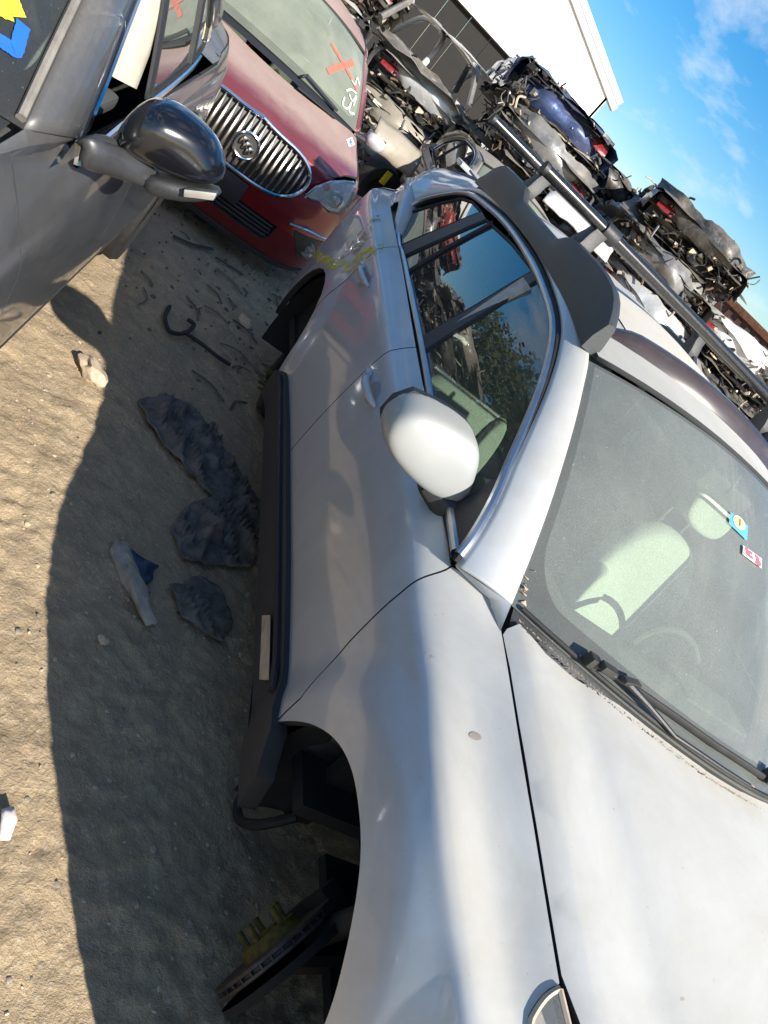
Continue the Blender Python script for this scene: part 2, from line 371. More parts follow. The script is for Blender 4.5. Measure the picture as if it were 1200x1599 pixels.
# ------------------------------------------------------------------ generic car body
class Car:
    """body described by rows of (y, z) at stations along x; surfaces are functions of two numbers"""
    def __init__(s, loc, yaw, spec):
        s.loc = np.array(loc, float); s.yaw = yaw; s.p = spec; s._cache = {}
        st = np.array(spec['st'], float); s.x0, s.x1 = st.min(), st.max()
        o = np.argsort(st); s.xs = st[o]
        s.rows = [(np.array(r[0], float)[o], np.array(r[1], float)[o]) for r in spec['rows']]
    def side(s, sd):
        def f(x, q):
            x = np.asarray(x, float); q = np.asarray(q, float)
            Y = rows_interp([pchip(s.xs, r[0], x) for r in s.rows], q); Z = rows_interp([pchip(s.xs, r[1], x) for r in s.rows], q)
            fa = s.p.get('flare')
            if fa:
                for xc, zc, A, r1, r2 in fa:
                    r = np.sqrt((x-xc)**2+(Z-zc)**2); t = np.clip((r2-r)/(r2-r1), 0, 1); t = t*t*(3-2*t)
                    Y = Y+A*t*np.clip((1.02-Z)/.10, 0, 1)
            return np.stack([x, sd*Y, Z], 1)
        f.flip = sd > 0; return f
    def s_of(s, x, z):
        q = np.linspace(0, len(s.rows)-1, 141); Z = s.side(-1)(np.full(141, x), q)[:, 2]
        return float(q[np.argmin(np.abs(Z-z))]) if not (Z[0] < z < Z[-1]) else float(np.interp(z, Z, q))
    def house(s, sd):
        """side of the greenhouse as a function of (x, z)"""
        p = s.p['house']
        def f(x, z):
            x = np.asarray(x, float); z = np.asarray(z, float); yb = pchip(p['x'], p['y'], x); h = z-p['z0']
            return np.stack([x, sd*(yb-p['k']*h-p['k2']*h*np.abs(h)), z], 1)
        f.flip = sd > 0; return f
    def hood(s, X, Y):
        X = np.asarray(X, float); Y = np.asarray(Y, float); r = s.rows[-1]
        yg = pchip(s.xs, r[0], X); zg = pchip(s.xs, r[1], X); a = np.clip(np.abs(Y)/yg, 0, 1.2)
        A, Hh = s.p['hoodprof']; return np.stack([X, Y, zg+s.p['hoodrise']*pchip(A, Hh, a)], 1)
    def wind(s, a, v):
        p = s.p['wind']; a = np.asarray(a, float); v = np.asarray(v, float); (bx, by, bz, bx2, bz2) = p['base']; (tx, ty, tz, tx2, tz2) = p['top']
        B = np.stack([bx-bx2*a**2, by*a, bz-bz2*a**2], 1); T = np.stack([tx-tx2*a**2, ty*a, tz-tz2*a**2], 1)
        V = v[:, None]; P = B*(1-V)+T*V; b = (4*v*(1-v)*p['bulge'])[:, None]
        return P+b*np.array([.55, 0, .83])
    def roof(s, X, Y):
        p = s.p['roof']; X = np.asarray(X, float); Y = np.asarray(Y, float)
        return np.stack([X, Y, pchip(p['x'], p['z'], X)-p['crown']*(np.abs(Y)/.57)**2.2], 1)
    def ditch(s, x, sd):
        p = s.p['roof']; y = float(pchip(p['x'], p['yd'], x)); q = s.roof(np.array([x]), np.array([y]))[0]; return np.array([q[0], sd*q[1], q[2]])
    def front(s, Y, Z):
        p = s.p['front']; Y = np.asarray(Y, float); Z = np.asarray(Z, float)
        return np.stack([pchip(p['z'], p['x'], Z)-p['c']*np.abs(Y/.9)**p['e'], Y, Z], 1)
    def rear(s, Y, Z):
        p = s.p['rear']; Y = np.asarray(Y, float); Z = np.asarray(Z, float)
        return np.stack([pchip(p['z'], p['x'], Z)+p['c']*np.abs(Y/.9)**p['e'], Y, Z], 1)
    def world(s, P):
        c, q = math.cos(s.yaw), math.sin(s.yaw)
        return np.stack([s.loc[0]+c*P[:, 0]-q*P[:, 1], s.loc[1]+q*P[:, 0]+c*P[:, 1], s.loc[2]+P[:, 2]], 1)
    def pix(s, P):
        d = s.world(P)-CAM; z = d@CF; z = np.where(z < .05, .05, z)
        return np.stack([600+FPX*(d@CR)/z, 799.5-FPX*(d@CU)/z], 1)
    def at(s, fn, key, dom, pts):
        """parameters on surface fn seen in the directions given by picture positions (where the camera's rays meet the surface)"""
        (a0, a1), (b0, b1) = dom
        if key not in s._cache:
            A, B = np.meshgrid(np.linspace(a0, a1, 60), np.linspace(b0, b1, 40)); A = A.ravel(); B = B.ravel()
            s._cache[key] = (A, B, s.pix(fn(A, B)))
        A, B, U = s._cache[key]; out = []
        for px in pts:
            px = np.array(px, float); i = np.argmin(((U-px)**2).sum(1)); q = np.array([A[i], B[i]]); e = 1e-4
            for _ in range(12):
                Q = np.array([q, q+[e, 0], q+[0, e]]); U3 = s.pix(fn(Q[:, 0], Q[:, 1])); r = U3[0]-px
                J = np.stack([(U3[1]-U3[0])/e, (U3[2]-U3[0])/e], 1)
                st = np.linalg.lstsq(J.T@J+1e-3*np.eye(2), -J.T@r, rcond=None)[0]
                mxs = np.array([(a1-a0), (b1-b0)])*.1; q = q+np.clip(st, -mxs, mxs)
            out.append((float(q[0]), float(q[1])))
        return out
    def atB(s, pts, sd=-1): return s.at(s.side(sd), 'B%d' % sd, ((s.x0, s.x1), (0, len(s.rows)-1)), pts)
    def atG(s, pts, sd=-1): return s.at(s.house(sd), 'G%d' % sd, ((s.x0, -.2), (.9, 1.6)), pts)
    def atW(s, pts): return s.at(s.wind, 'W', ((-1, 1), (0, 1)), pts)
    def atR(s, pts): return s.at(s.roof, 'R', ((s.x0, -.6), (-.7, .7)), pts)
    def atH(s, pts): return s.at(s.hood, 'H', ((-.7, 1.0), (-.8, .8)), pts)
    def atF(s, pts): return s.at(s.front, 'F', ((-.9, .9), (.1, 1.0)), pts)
def arc(cx, cz, r, a0, a1, n=14):
    return [(cx+r*math.cos(math.radians(a0+(a1-a0)*i/n)), cz+r*math.sin(math.radians(a0+(a1-a0)*i/n))) for i in range(n+1)]
def ribbon(name, C0, C1, mat, parent, n=8, bulge=.25, out=(0, -1, .4), skirt=.0):
    """rounded band between two matched 3D curves"""
    C0 = np.array(C0); C1 = np.array(C1); V = []; F = []; k = len(C0)
    for i in range(k):
        a, b = C0[i], C1[i]; t = C0[min(i+1, k-1)]-C0[max(i-1, 0)]; o = np.cross(t, b-a); l = np.linalg.norm(o); o = o/l if l else np.array(out)
        if np.dot(o, np.array(out, float)) < 0: o = -o
        c = (a+b)/2+o*bulge*np.linalg.norm(b-a)
        for j in range(n+1):
            v = j/n; V.append(a*(1-v)**2+2*c*v*(1-v)+b*v*v)
    for i in range(k-1):
        for j in range(n): q = i*(n+1)+j; F.append((q, q+1, q+n+2, q+n+1))
    # make the faces look outward
    a, b, c = V[F[0][0]], V[F[0][1]], V[F[0][2]]
    if np.dot(np.cross(b-a, c-a), np.array(out, float)) < 0: F = [f[::-1] for f in F]
    o = mesh_obj(name, V, F, mat, parent, smooth=True)
    md = o.modifiers.new('thickness', 'SOLIDIFY'); md.thickness = .012; md.offset = -1
    return o
def resample(C, n):
    C = np.array(C, float); d = np.r_[0, np.cumsum(np.linalg.norm(np.diff(C, axis=0), axis=1))]
    return d, C
def spl(C, per=6):
    """Catmull-Rom through 3D points"""
    C = [np.array(c, float) for c in C]; out = []
    for i in range(len(C)-1):
        p0 = C[max(i-1, 0)]; p1 = C[i]; p2 = C[i+1]; p3 = C[min(i+2, len(C)-1)]
        m1 = (p2-p0)/2; m2 = (p3-p1)/2
        for j in range(per):
            t = j/per; out.append((2*t**3-3*t**2+1)*p1+(t**3-2*t**2+t)*m1+(-2*t**3+3*t**2)*p2+(t**3-t**2)*m2)
    out.append(C[-1]); return out
def on(fn, pts, off=0.0):
    """3D points of a surface at parameters, pushed out along its normal"""
    Q = np.array(pts, float); e = 1e-4; p = fn(Q[:, 0], Q[:, 1])
    n = np.cross(fn(Q[:, 0]+e, Q[:, 1])-p, fn(Q[:, 0], Q[:, 1]+e)-p); n /= np.linalg.norm(n, axis=1, keepdims=True)+1e-12
    if getattr(fn, 'flip', False): n = -n
    return p+n*off
def stroke(name, fn, pts, width, mat, parent, off=.002, per=5, jit=0.0):
    """flat painted line lying on a surface (pts are surface parameters)"""
    P = spl([(a, b, 0) for a, b in pts], per); Q = [(p[0], p[1]) for p in P]; X = on(fn, Q, off); Nn = on(fn, Q, off+.01)-X
    V = []; F = []
    for i in range(len(X)):
        t = X[min(i+1, len(X)-1)]-X[max(i-1, 0)]; s_ = np.cross(t, Nn[i]); s_ /= np.linalg.norm(s_)+1e-12
        wd = width*(1+jit*math.sin(i*2.7)+jit*.5*math.sin(i*5.1)); V += [X[i]-s_*wd/2, X[i]+s_*wd/2]
    for i in range(len(X)-1): F.append((2*i, 2*i+2, 2*i+3, 2*i+1))
    return mesh_obj(name, V, F, mat, parent)
def wheel(name, loc, parent, r=.34, wd=.22, rim_mat=None, sd=-1, spokes=5):
    t = MB().lathe([(r*.62, -wd*.42), (r*.70, -wd*.5), (r*.93, -wd*.48), (r, -wd*.36), (r, wd*.36), (r*.93, wd*.48), (r*.70, wd*.5), (r*.62, wd*.42)], loc, 'Y', 40).build(name, M['rubber'], parent, smooth=True)
    y = loc[1]+sd*wd*.36
    rm = MB().lathe([(r*.64, 0), (r*.60, -sd*.02), (r*.58, -sd*.12)], (loc[0], y, loc[2]), 'Y', 32)
    for k in range(spokes):
        a = 2*PI*k/spokes+.3; R = Matrix.Rotation(-a, 3, 'Y'); rm.box(Vector((loc[0], y-sd*.015, loc[2]))+R @ Vector((r*.32, 0, 0)), (r*.58, .03, .055), R=R)
    rm.lathe([(.0, sd*.005), (.055, sd*.005), (.06, -sd*.03)], (loc[0], y, loc[2]), 'Y', 20)
    rm.build('rim', rim_mat or M['satin'], t); return t

# ================================================================== the ground (first pass)
# ================================================================== the silver wagon
def outback_spec():
    st = [.93, .75, .5, .3, 0, -.4, -.8, -1.6, -2.4, -2.74, -3.1, -3.5, -3.75, -3.88]
    env = [-.33, -.12, -.035, -.012, 0, 0, 0, 0, 0, 0, -.01, -.05, -.14, -.30]
    fl = [0, .0, .010, .018, .020, .006, 0, 0, .002, .006, .004, 0, 0, 0]
    b = [.70, .775, .820, .844, .884, .930, .985, 1.04, 1.09, 1.105, 1.118, 1.125, 1.125, 1.12]
    z7 = [.72, .80, .86, .885, .925, .963, 1.01, 1.065, 1.115, 1.13, 1.143, 1.15, 1.15, 1.145]
    y7 = [.45, .60, .672, .695, .70, .686, .78, .78, .77, .765, .755, .70, .61, .45]
    by = [.862, .885, .890, .886, .872, .845]
    rows = []
    for i, y in enumerate(by):
        f = [0, 1, 1, .9, .6, .8][i]
        zz = []
        for k, x in enumerate(st):
            z = [.27, .42, min(.60, b[k]-.25), min(.76, b[k]-.165), b[k]-.10+(.046 if -.35 < x < .6 else 0), b[k]-.045+(.034 if -.35 < x < .6 else 0)][i]; zz.append(z)
        rows.append(([y+env[k]+f*fl[k] for k in range(len(st))], zz))
    y6 = [.52, .68, .745, .765, .775, .765, .80, .80, .79, .785, .775, .72, .63, .48]
    rows.append((y6, b)); rows.append((y7, z7))
    return dict(st=st, rows=rows, flare=[(.0, .36, .026, .43, .56), (-2.74, .37, .022, .43, .55)],
        house=dict(x=[-3.9, -3.3, -2.5, -1.6, -.6, -.2], y=[.66, .755, .787, .795, .795, .76], z0=1.0, k=.30, k2=.16),
        hoodprof=([0, .28, .44, .62, .74, .84, .93, 1.0, 1.2], [1.0, .97, .92, .74, .50, .46, .36, 0, -.9]), hoodrise=.078,
        wind=dict(base=(-.22, .679, 1.045, .24, .038), top=(-1.03, .578, 1.535, .137, .095), bulge=.028),
        roof=dict(x=[-3.9, -3.6, -3.2, -2.6, -2.0, -1.5, -1.03], z=[1.42, 1.48, 1.56, 1.61, 1.624, 1.603, 1.54], crown=.10, yd=[.50, .525, .545, .565, .575, .58, .575]),
        front=dict(z=[.2, .45, .7, .82], x=[.88, .93, .90, .80], c=.38, e=3.0),
        rear=dict(z=[.3, .55, .8, 1.15], x=[-3.93, -3.97, -3.93, -3.86], c=.35, e=3.5))
OB = Car((0, 0, 0), 0, outback_spec())
ob = empty('station_wagon', (0, 0, 0), label='silver station wagon with roof rails, its front wheel missing, largest car in the foreground', cat='car')
def xz(c, pts): return [(x, c.s_of(x, z)) for x, z in pts]
def body_sides(c, root, mat, sd, px=False):
    B = c.side(sd); ARCH = .385; T = 7
    ra = .40
    if px:
        archf = c.atB([(377, 1166), (402, 1141), (430, 1126), (470, 1125), (510, 1141), (540, 1176), (557, 1226), (565, 1300), (562, 1372), (549, 1450), (530, 1530), (502, 1612)], -1)
        archf = [tuple(p) for p in smooth_poly(archf, 2)]
        # round the rest of the opening down to the bumper corner
        archf += [(archf[-1][0]+.06, max(.9, archf[-1][1]-1.1)), (archf[-1][0]+.07, .6), (archf[-1][0]+.07, 0.0)]
    else: archf = xz(c, [(-ra, .27)]+arc(0, .345, ra, 180, 0)+[(ra, .27)])
    xf0 = archf[0][0]
    archr = xz(c, [(c.p.get('rx', -2.74)+x, z) for x, z in [(-ra, .27)]+arc(0, .36, ra, 180, 0)+[(ra, .27)]])
    g = .0025
    seam = c.p.get('seam') or c.atB([(706, 884), (690, 893), (655, 905), (610, 939), (575, 972), (540, 1008), (510, 1042), (470, 1090)], -1)
    if sd == -1 or True:
        seam = [tuple(p) for p in smooth_poly(seam, 2)]
    seam = seam+[(seam[-1][0], .72)]
    return B, archf, archr, seam
B, archf, archr, seam = body_sides(OB, ob, M['silver'], -1, True)
hoodline = [(x, 7.0) for x in (-.41, -.3, -.15, 0, .15, .3, .42)]
# measured places
HLE = smooth_poly(OB.atB([(883, 1547), (876, 1545), (868, 1547), (856, 1555), (846, 1566), (836, 1581), (826, 1600)], -1)+[(.50, 5.75), (.58, 5.35), (.64, 5.2)], 2)
HLE = [(float(a), min(6.97, float(s_))) for a, s_ in HLE]
def ob_side(sd):
    B = OB.side(sd); G = OB.house(sd)
    A = archf; x_end = .62
    # fender: hood line, bumper seam, arch, seam to the door, base of the pillar
    top = [(-.50, 6.98), (-.455, 7.0)]+[(x, 7.0) for x in (-.41, -.3, -.15, 0, .15, .24)]+[(HLE[0][0]-.012, 6.995)]
    hlo = [(a-.006, b_-.04) for a, b_ in HLE]
    bump = [(.60, 4.6), (.55, 4.0), (.50, 3.2), (A[-4][0]+.0, A[-4][1])] if False else []
    fo = top+hlo+[(.60, 4.4), (.535, 3.3), (A[-4][0], A[-4][1])]+A[:-4][::-1]
    sm = [(x+.003, s) for x, s in seam if s > 1.0]
    # from the arch's rear foot up the door seam
    fo = fo+[(seam[-1][0]+.003, 1.05)]+sm[::-1]+[(sm[0][0]+.035, 6.55)]
    f_ = patch('fender', fo, B, M['silver'], ob, (.03, .13), off=0, skirt=.03)
    # doors, outline in (x, row)
    xb = -1.625; d1 = [(x-.003, s) for x, s in seam]+[(seam[-1][0]-.003, .9), (xb+.003, .9), (xb+.003, 5.93), (-1.1, 5.93), (seam[0][0]-.02, 5.93)]
    fd = patch('front_door', d1, B, M['silver'], ob, (.05, .15), skirt=.03)
    ar = [p for p in archr if p[1] > .9]
    front_of_arch = [p for p in ar if p[0] > -2.74+.19]   # right hand quarter of the arch
    foa = [p for p in front_of_arch]
    rd = [(xb-.003, .9), (xb-.003, 5.93), (-2.56, 5.93), (-2.54, 5.2)]+foa+[(-2.335, .9)]
    # arch runs 180..0, so foa goes from the top down to the front foot
    rdo = patch('rear_door', rd, B, M['silver'], ob, (.05, .15), skirt=.03)
    roa = [p for p in ar if p[0] <= -2.74+.19]
    q = [(foa[0][0]-.006, foa[0][1]), (-2.546, 5.2), (-2.566, 5.93), (-3.15, 5.97), (-3.28, 6.9), (-3.86, 6.95), (-3.865, 4.9), (-3.86, 4.2), (-3.865, .3), (-3.2, .3), (-3.14, .9)]+roa
    qp = patch('quarter_panel', q, B, M['silver'], ob, (.05, .15), skirt=.03)
    tl = patch('tail_light', [(-3.60, 6.1), (-3.785, 6.25), (-3.87, 5.9), (-3.87, 4.3), (-3.78, 4.3), (-3.64, 5.0)], B, M['tail'], ob, (.04, .15), off=.006, skirt=.02)
    # dark lower cladding along the sill, standing out from the doors
    cl = [(seam[-1][0]+.13, .0), (seam[-1][0]+.125, .75), (seam[-1][0]+.03, 1.12), (-1.0, 1.2), (-1.8, 1.2), (-2.25, 1.15), (-2.33, .85), (-2.335, 0)]
    patch('sill_cladding', cl, B, M['cladding'], ob, (.06, .12), off=.018, skirt=.045)
    # step on the cladding
    P = on(B, [(x, 1.0) for x in np.linspace(-.5, -2.25, 16)], .024); MB().tube([Vector(p) for p in P], .011, 6).build('cladding_rib', M['plastic'], ob, smooth=True)
    under = on(B, [(x, .0) for x in np.linspace(-.5, -2.3, 10)], 0.0)
    V = []; F = []
    for i, p in enumerate(under): V += [p+np.array([0, sd*.018, 0]), p+np.array([0, -sd*.16, -.03])]
    for i in range(len(under)-1): F.append((2*i, 2*i+2, 2*i+3, 2*i+1))
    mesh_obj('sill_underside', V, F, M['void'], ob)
    # greenhouse: black door frames, glass, bright trim
    win = dict(
        front=[(657, 552), (750, 493), (840, 437), (857, 463), (866, 500), (862, 542), (845, 592), (815, 660), (777, 745), (742, 770), (697, 795), (677, 670)],
        rear=[(629, 402), (700, 369), (760, 343), (800, 380), (833, 422), (745, 475), (653, 530), (640, 460)],
        quarter=[(625, 383), (625, 355), (640, 331), (680, 318), (720, 309), (737, 314), (752, 330), (690, 355)],
        sail=[(690, 797), (740, 772), (777, 747), (774, 790), (735, 850), (715, 877), (705, 872)],
        bpil=[(650, 532), (745, 477), (834, 423), (840, 436), (750, 492), (657, 551)],
        cpil=[(625, 385), (690, 357), (753, 331), (759, 342), (700, 368), (629, 400)])
    rails = {}
    for k, pts in win.items():
        q = OB.atG(pts, -1); rails[k] = q
    patch('sail_panel', rails['sail'], G, M['plastic'], ob, (.05, .05), off=.004, skirt=.01)
    patch('pillar_cover', rails['bpil'], G, M['plastic'], ob, (.05, .05), off=.002, skirt=.01)
    patch('pillar_cover', rails['cpil'], G, M['plastic'], ob, (.05, .05), off=.002, skirt=.01)
    for k, mt, nm in (('front', 'glass_side', 'front_door_glass'), ('rear', 'glass_tint', 'rear_door_glass'), ('quarter', 'glass_tint', 'quarter_glass')):
        gl = patch(nm, rails[k], G, M[mt], ob, (.06, .06), off=-.006, skirt=0)
        P = [Vector(p) for p in on(G, densify(rails[k], .06), -.004)]; P.append(P[0])
        MB().tube(P, .006, 6, False).build('window_seal', M['rubber'], gl, smooth=True)
    dv = OB.atG([(632, 428), (700, 386), (770, 348)], -1); MB().tube([Vector(p) for p in on(G, dv, .0)], .009, 6).build('division_bar', M['rubber'], ob, smooth=True)
    trim = OB.atG([(707, 874), (697, 800), (680, 700), (668, 620), (656, 548), (641, 470), (627, 402), (621, 385), (621, 358), (634, 329), (660, 313), (700, 303), (735, 301), (765, 319), (800, 351), (838, 407), (861, 462), (871, 503), (868, 545), (853, 599), (828, 660), (798, 725), (770, 788), (737, 845), (712, 878)], -1)
    P0 = spl([tuple(p) for p in on(G, trim, .003)], 4); MB().tube([Vector(p) for p in P0], .0055, 6, False).build('window_seal', M['rubber'], ob, smooth=True)
    tc_ = np.mean(np.array(trim), 0)
    P = spl([tuple(p) for p in on(G, [(a+(tc_[0]-a)*.012, c+(tc_[1]-c)*.055) for a, c in trim], .004)], 4)
    MB().tube([Vector(p) for p in P], .0125, 8, False).build('window_trim', M['satin'], ob, smooth=True)
    Pi = [Vector(p) for p in spl([tuple(p) for p in on(G, trim, -.012)], 3)]
    MB().tube(Pi, .012, 6, False).build('window_frame', M['plastic'], ob, smooth=True)
    # pillar and roof side, one band from the fender to the tail
    pr = [((712, 882), (797, 940)), ((740, 845), (798, 905)), ((774, 790), (819, 835)), ((802, 725), (847, 757)), ((832, 660), (880, 668)), ((857, 600), (902, 610))]
    g0 = OB.atG([a for a, _ in pr]+[(873, 546), (876, 504), (866, 460), (843, 405), (803, 348), (767, 316), (735, 298), (700, 300), (658, 309), (631, 326), (617, 358), (616, 387)], -1)
    w0 = OB.atW([b for _, b in pr]); w0 = [(max(-1, min(-.9, a)), max(0, v)) for a, v in w0]
    C0 = [np.array([p[0], sd*abs(p[1]), p[2]]) for p in on(OB.house(-1), g0, .0)]
    C1 = [np.array([p[0], sd*abs(p[1]), p[2]]) for p in OB.wind(np.array([-1.0]*6), np.array([v for a, v in w0]))]
    C1 += [np.array([p[0], sd*abs(p[1]), p[2]]) for p in OB.wind(np.array([-1.0]), np.array([1.0]))]
    C1 += [OB.ditch(x, sd) for x in (-1.27, -1.40, -1.62, -2.02, -2.35, -2.7, -3.1, -3.45)]
    C1 += [np.array([-3.70, sd*.56, 1.36]), np.array([-3.79, sd*.60, 1.24]), np.array([-3.85, sd*.62, 1.13]), np.array([-3.86, sd*.56, 1.02])]
    C0.append(np.array([C0[-1][0]-.01, C0[-1][1]-sd*.03, 1.02]))
    C0 = [c+np.array([0, 0, .0]) for c in C0]
    ribbon('roof_side', spl(C0, 5), spl(C1, 5), M['silver'], ob, bulge=.20, out=(0, sd, .5))
    K = [C0[0], C1[0], OB.wind(np.array([sd*1.0]), np.array([0.0]))[0], np.array([-.405, sd*.688, .964]), on(B, [(-.42, 7.0)])[0], on(B, [(-.455, 7.0)])[0], on(B, [(-.50, 6.98)])[0], on(B, [(sm[0][0]+.035, 6.55)])[0], on(B, [(sm[0][0]+.002, 6.0)])[0]]
    K = [np.array([p[0], sd*abs(p[1]), p[2]-.0015]) for p in K]; cK = np.mean(K, 0)+np.array([0, 0, .002])
    pf = [(i, (i+1) % 9, 9) if sd > 0 else ((i+1) % 9, i, 9) for i in range(9)]
    mesh_obj('pillar_base', K+[cK], pf, M['silver'], ob, smooth=True)
    V = []; F = []; xs_ = np.linspace(-3.22, -3.84, 9); lo_ = on(B, [(x, 6.4) for x in xs_], .0); hi_ = on(G, [(x, 1.24) for x in xs_], .004)
    for p, q in zip(lo_, hi_): V += [p, (p+q)/2+np.array([0, 0, -.01]), q]
    for i in range(8):
        for j in range(2): F.append((3*i+j, 3*i+j+1, 3*i+j+4, 3*i+j+3))
    mesh_obj('corner_panel', V, F, M['silver'], ob, smooth=True)
    # ditch moulding
    D = [OB.ditch(x, sd)+np.array([0, -sd*.006, -.006]) for x in np.linspace(-1.20, -3.6, 18)]
    MB().tube([Vector(p) for p in D], .015, 6).build('ditch_moulding', M['cladding'], ob, smooth=True)
    return fd, rdo
fdoor, rdoor = ob_side(-1)
fdoor2, rdoor2 = ob_side(1)
# hood
hr = OB.atH([(786, 991), (792, 982), (812, 974), (853, 1021), (929, 1078), (1016, 1136), (1091, 1185), (1200, 1256)])
hr = [(min(x, -.2), y) for x, y in hr]
left = [(x, -abs(y)) for x, y in hr]
ym = left[-1][1]
cpts = [p for p in left if p[1] < -.03]; edge = cpts+[(p[0], -p[1]) for p in cpts[::-1]]
gapy = lambda x: float(pchip(OB.xs, OB.rows[-1][0], x))-.005
front = [(x, -gapy(x)) for x in (.30, .15, 0, -.15, -.3, -.40)]
frontr = [(x, -y) for x, y in front[::-1]]
nose = [(.78, .50), (.84, .3), (.86, 0), (.84, -.3), (.78, -.50), (.55, -.63)]
hood = patch('hood', front[:-1]+edge+frontr[1:]+[(.55, .63)]+nose, OB.hood, M['silver'], ob, (.035, .035), skirt=.03)
# windshield
wo = [(-1, 0), (1, 0), (1, 1), (-1, 1)]
ws = patch('windshield', wo, OB.wind, M['glass_ws'], ob, (.06, .06), off=-.004, skirt=.0, uvfn=lambda q: (float(q[0]), float(q[1])))
# cowl between hood and glass
Wb = OB.wind(np.linspace(-.985, .985, 41), np.full(41, .01))
he = on(OB.hood, [(float(np.interp(y, [e[1] for e in edge], [e[0] for e in edge])), y) for y in np.linspace(-.66, .66, 41)], -.022)
V = []; F = []
for a, b in zip(Wb, he): V += [a+np.array([.0, 0, -.010]), (a*.45+b*.55)+np.array([0, 0, -.014]), b+np.array([.03, 0, -.008])]
for i in range(40): F += [(3*i, 3*i+1, 3*i+4, 3*i+3), (3*i+1, 3*i+2, 3*i+5, 3*i+4)]
mesh_obj('cowl', V, F, M['plastic'], ob, smooth=True)
P = [Vector(p)+Vector((.004, 0, .003)) for p in OB.wind(np.linspace(-.97, .97, 41), np.full(41, .012))]
MB().tube(P, .006, 6).build('windshield_seal', M['rubber'], ob, smooth=True)
# roof panel with sunroof opening trim
ro = [(x, -float(pchip(OB.p['roof']['x'], OB.p['roof']['yd'], x))+.012) for x in np.linspace(-3.6, -1.22, 14)]
fr = [(float(OB.wind(np.array([a]), np.array([1.0]))[0][0])-.01, float(OB.wind(np.array([a]), np.array([1.0]))[0][1])) for a in np.linspace(-.97, .97, 13)]
ro2 = ro+fr+[(x, -y) for x, y in ro[::-1]]
patch('roof_panel', ro2, OB.roof, M['silver'], ob, (.07, .07), skirt=.015)

# ------------------------------------------------------------------ details of the silver wagon
def rail(sd):
    xs = np.linspace(-1.19, -2.90, 40)
    top = pchip([-2.90, -2.84, -2.75, -2.42, -2.33, -1.86, -1.77, -1.5, -1.32, -1.24, -1.19], [1.535, 1.60, 1.628, 1.632, 1.590, 1.588, 1.630, 1.634, 1.618, 1.585, 1.548], xs)
    V = []; F = []
    for x, t in zip(xs, top):
        b = OB.roof(np.array([x]), np.array([.575]))[0][2]-.012; w0 = .030; h = t-b
        for dy, z in ((-w0, b), (-w0*1.0, b+h*.45), (-w0*.62, t-.006), (-w0*.2, t), (w0*.35, t-.004), (w0*.8, b+h*.4), (w0, b)): V.append((x, sd*(.582-dy), z))
    n = 7
    for i in range(len(xs)-1):
        for k in range(n-1): F.append((i*n+k, i*n+k+1, (i+1)*n+k+1, (i+1)*n+k))
    F.append(tuple(range(n))); F.append(tuple((len(xs)-1)*n+k for k in range(n)))
    o = mesh_obj('roof_rail', V, F, M['rail'], ob, smooth=True)
    bm = bmesh.new(); bm.from_mesh(o.data); bmesh.ops.recalc_face_normals(bm, faces=bm.faces); bm.to_mesh(o.data); bm.free(); o.data.set_sharp_from_angle(angle=math.radians(38)); return o
rail(-1); rail(1)
for x, y0, y1 in ((-2.45, -.87, .90), (-1.75, -.845, .86)):
    br = MB().tube([(x, y0, 1.712), (x, -.2, 1.716), (x, .3, 1.718), (x, y1, 1.716)], .0205, 16).build('crossbar', M['tube'], ob, smooth=True)
    MB().tube([(x, y0-.004, 1.712), (x, y0+.012, 1.712)], .0225, 16).build('bar_end_cap', M['plastic'], br, smooth=True)
    for sd in (-1, 1):
        f = MB(); prof = [(-.045, 1.60), (.045, 1.60), (.040, 1.64), (.026, 1.675), (.026, 1.70), (-.026, 1.70), (-.026, 1.675), (-.040, 1.64)]
        f.prism(prof, 1, lambda u, v, w_, x=x, sd=sd: (x+u, sd*(.545+.055*w_)-sd*(v-1.6)*.25*(1 if sd < 0 else 1), v))
        f.tube([(x, sd*.53-.02, 1.714), (x, sd*.53+.045, 1.714)], .030, 14)
        f.build('bar_tower', M['plastic'], br, bevel=.004)
# raised wind deflector of the sunroof and the sunroof itself
V = []; F = []; ys = np.linspace(-.50, .50, 31)
for y in ys:
    e = 1-min(1, max(0, (abs(y)-.40)/.10))**2; r_ = OB.roof(np.array([-1.25]), np.array([y]))[0][2]
    xo = -1.215-.10*(y/.5)**2
    for dx, h in ((0, .0), (-.012, .030), (-.035, .048), (-.06, .050), (-.075, .040), (-.078, .0)): V.append((xo+dx, y, r_+h*(.25+.75*e)+(0 if h else -.004)))
for i in range(30):
    for k in range(5): q = i*6+k; F.append((q, q+6, q+7, q+1))
mesh_obj('sunroof_deflector', V, F, plain('smoked_deflector', (.055, .042, .040), .25, coat=.6, var=.1), ob, smooth=True)
patch('sunroof_glass', [(-1.34, -.40), (-1.34, .40), (-1.85, .42), (-1.85, -.42)], OB.roof, paint('sunroof_glass_dusty', (.05, .05, .05), 0, .2, 1, .4, .9, dustcol=(.62, .57, .48)), ob, (.07, .07), off=.003, skirt=.006)
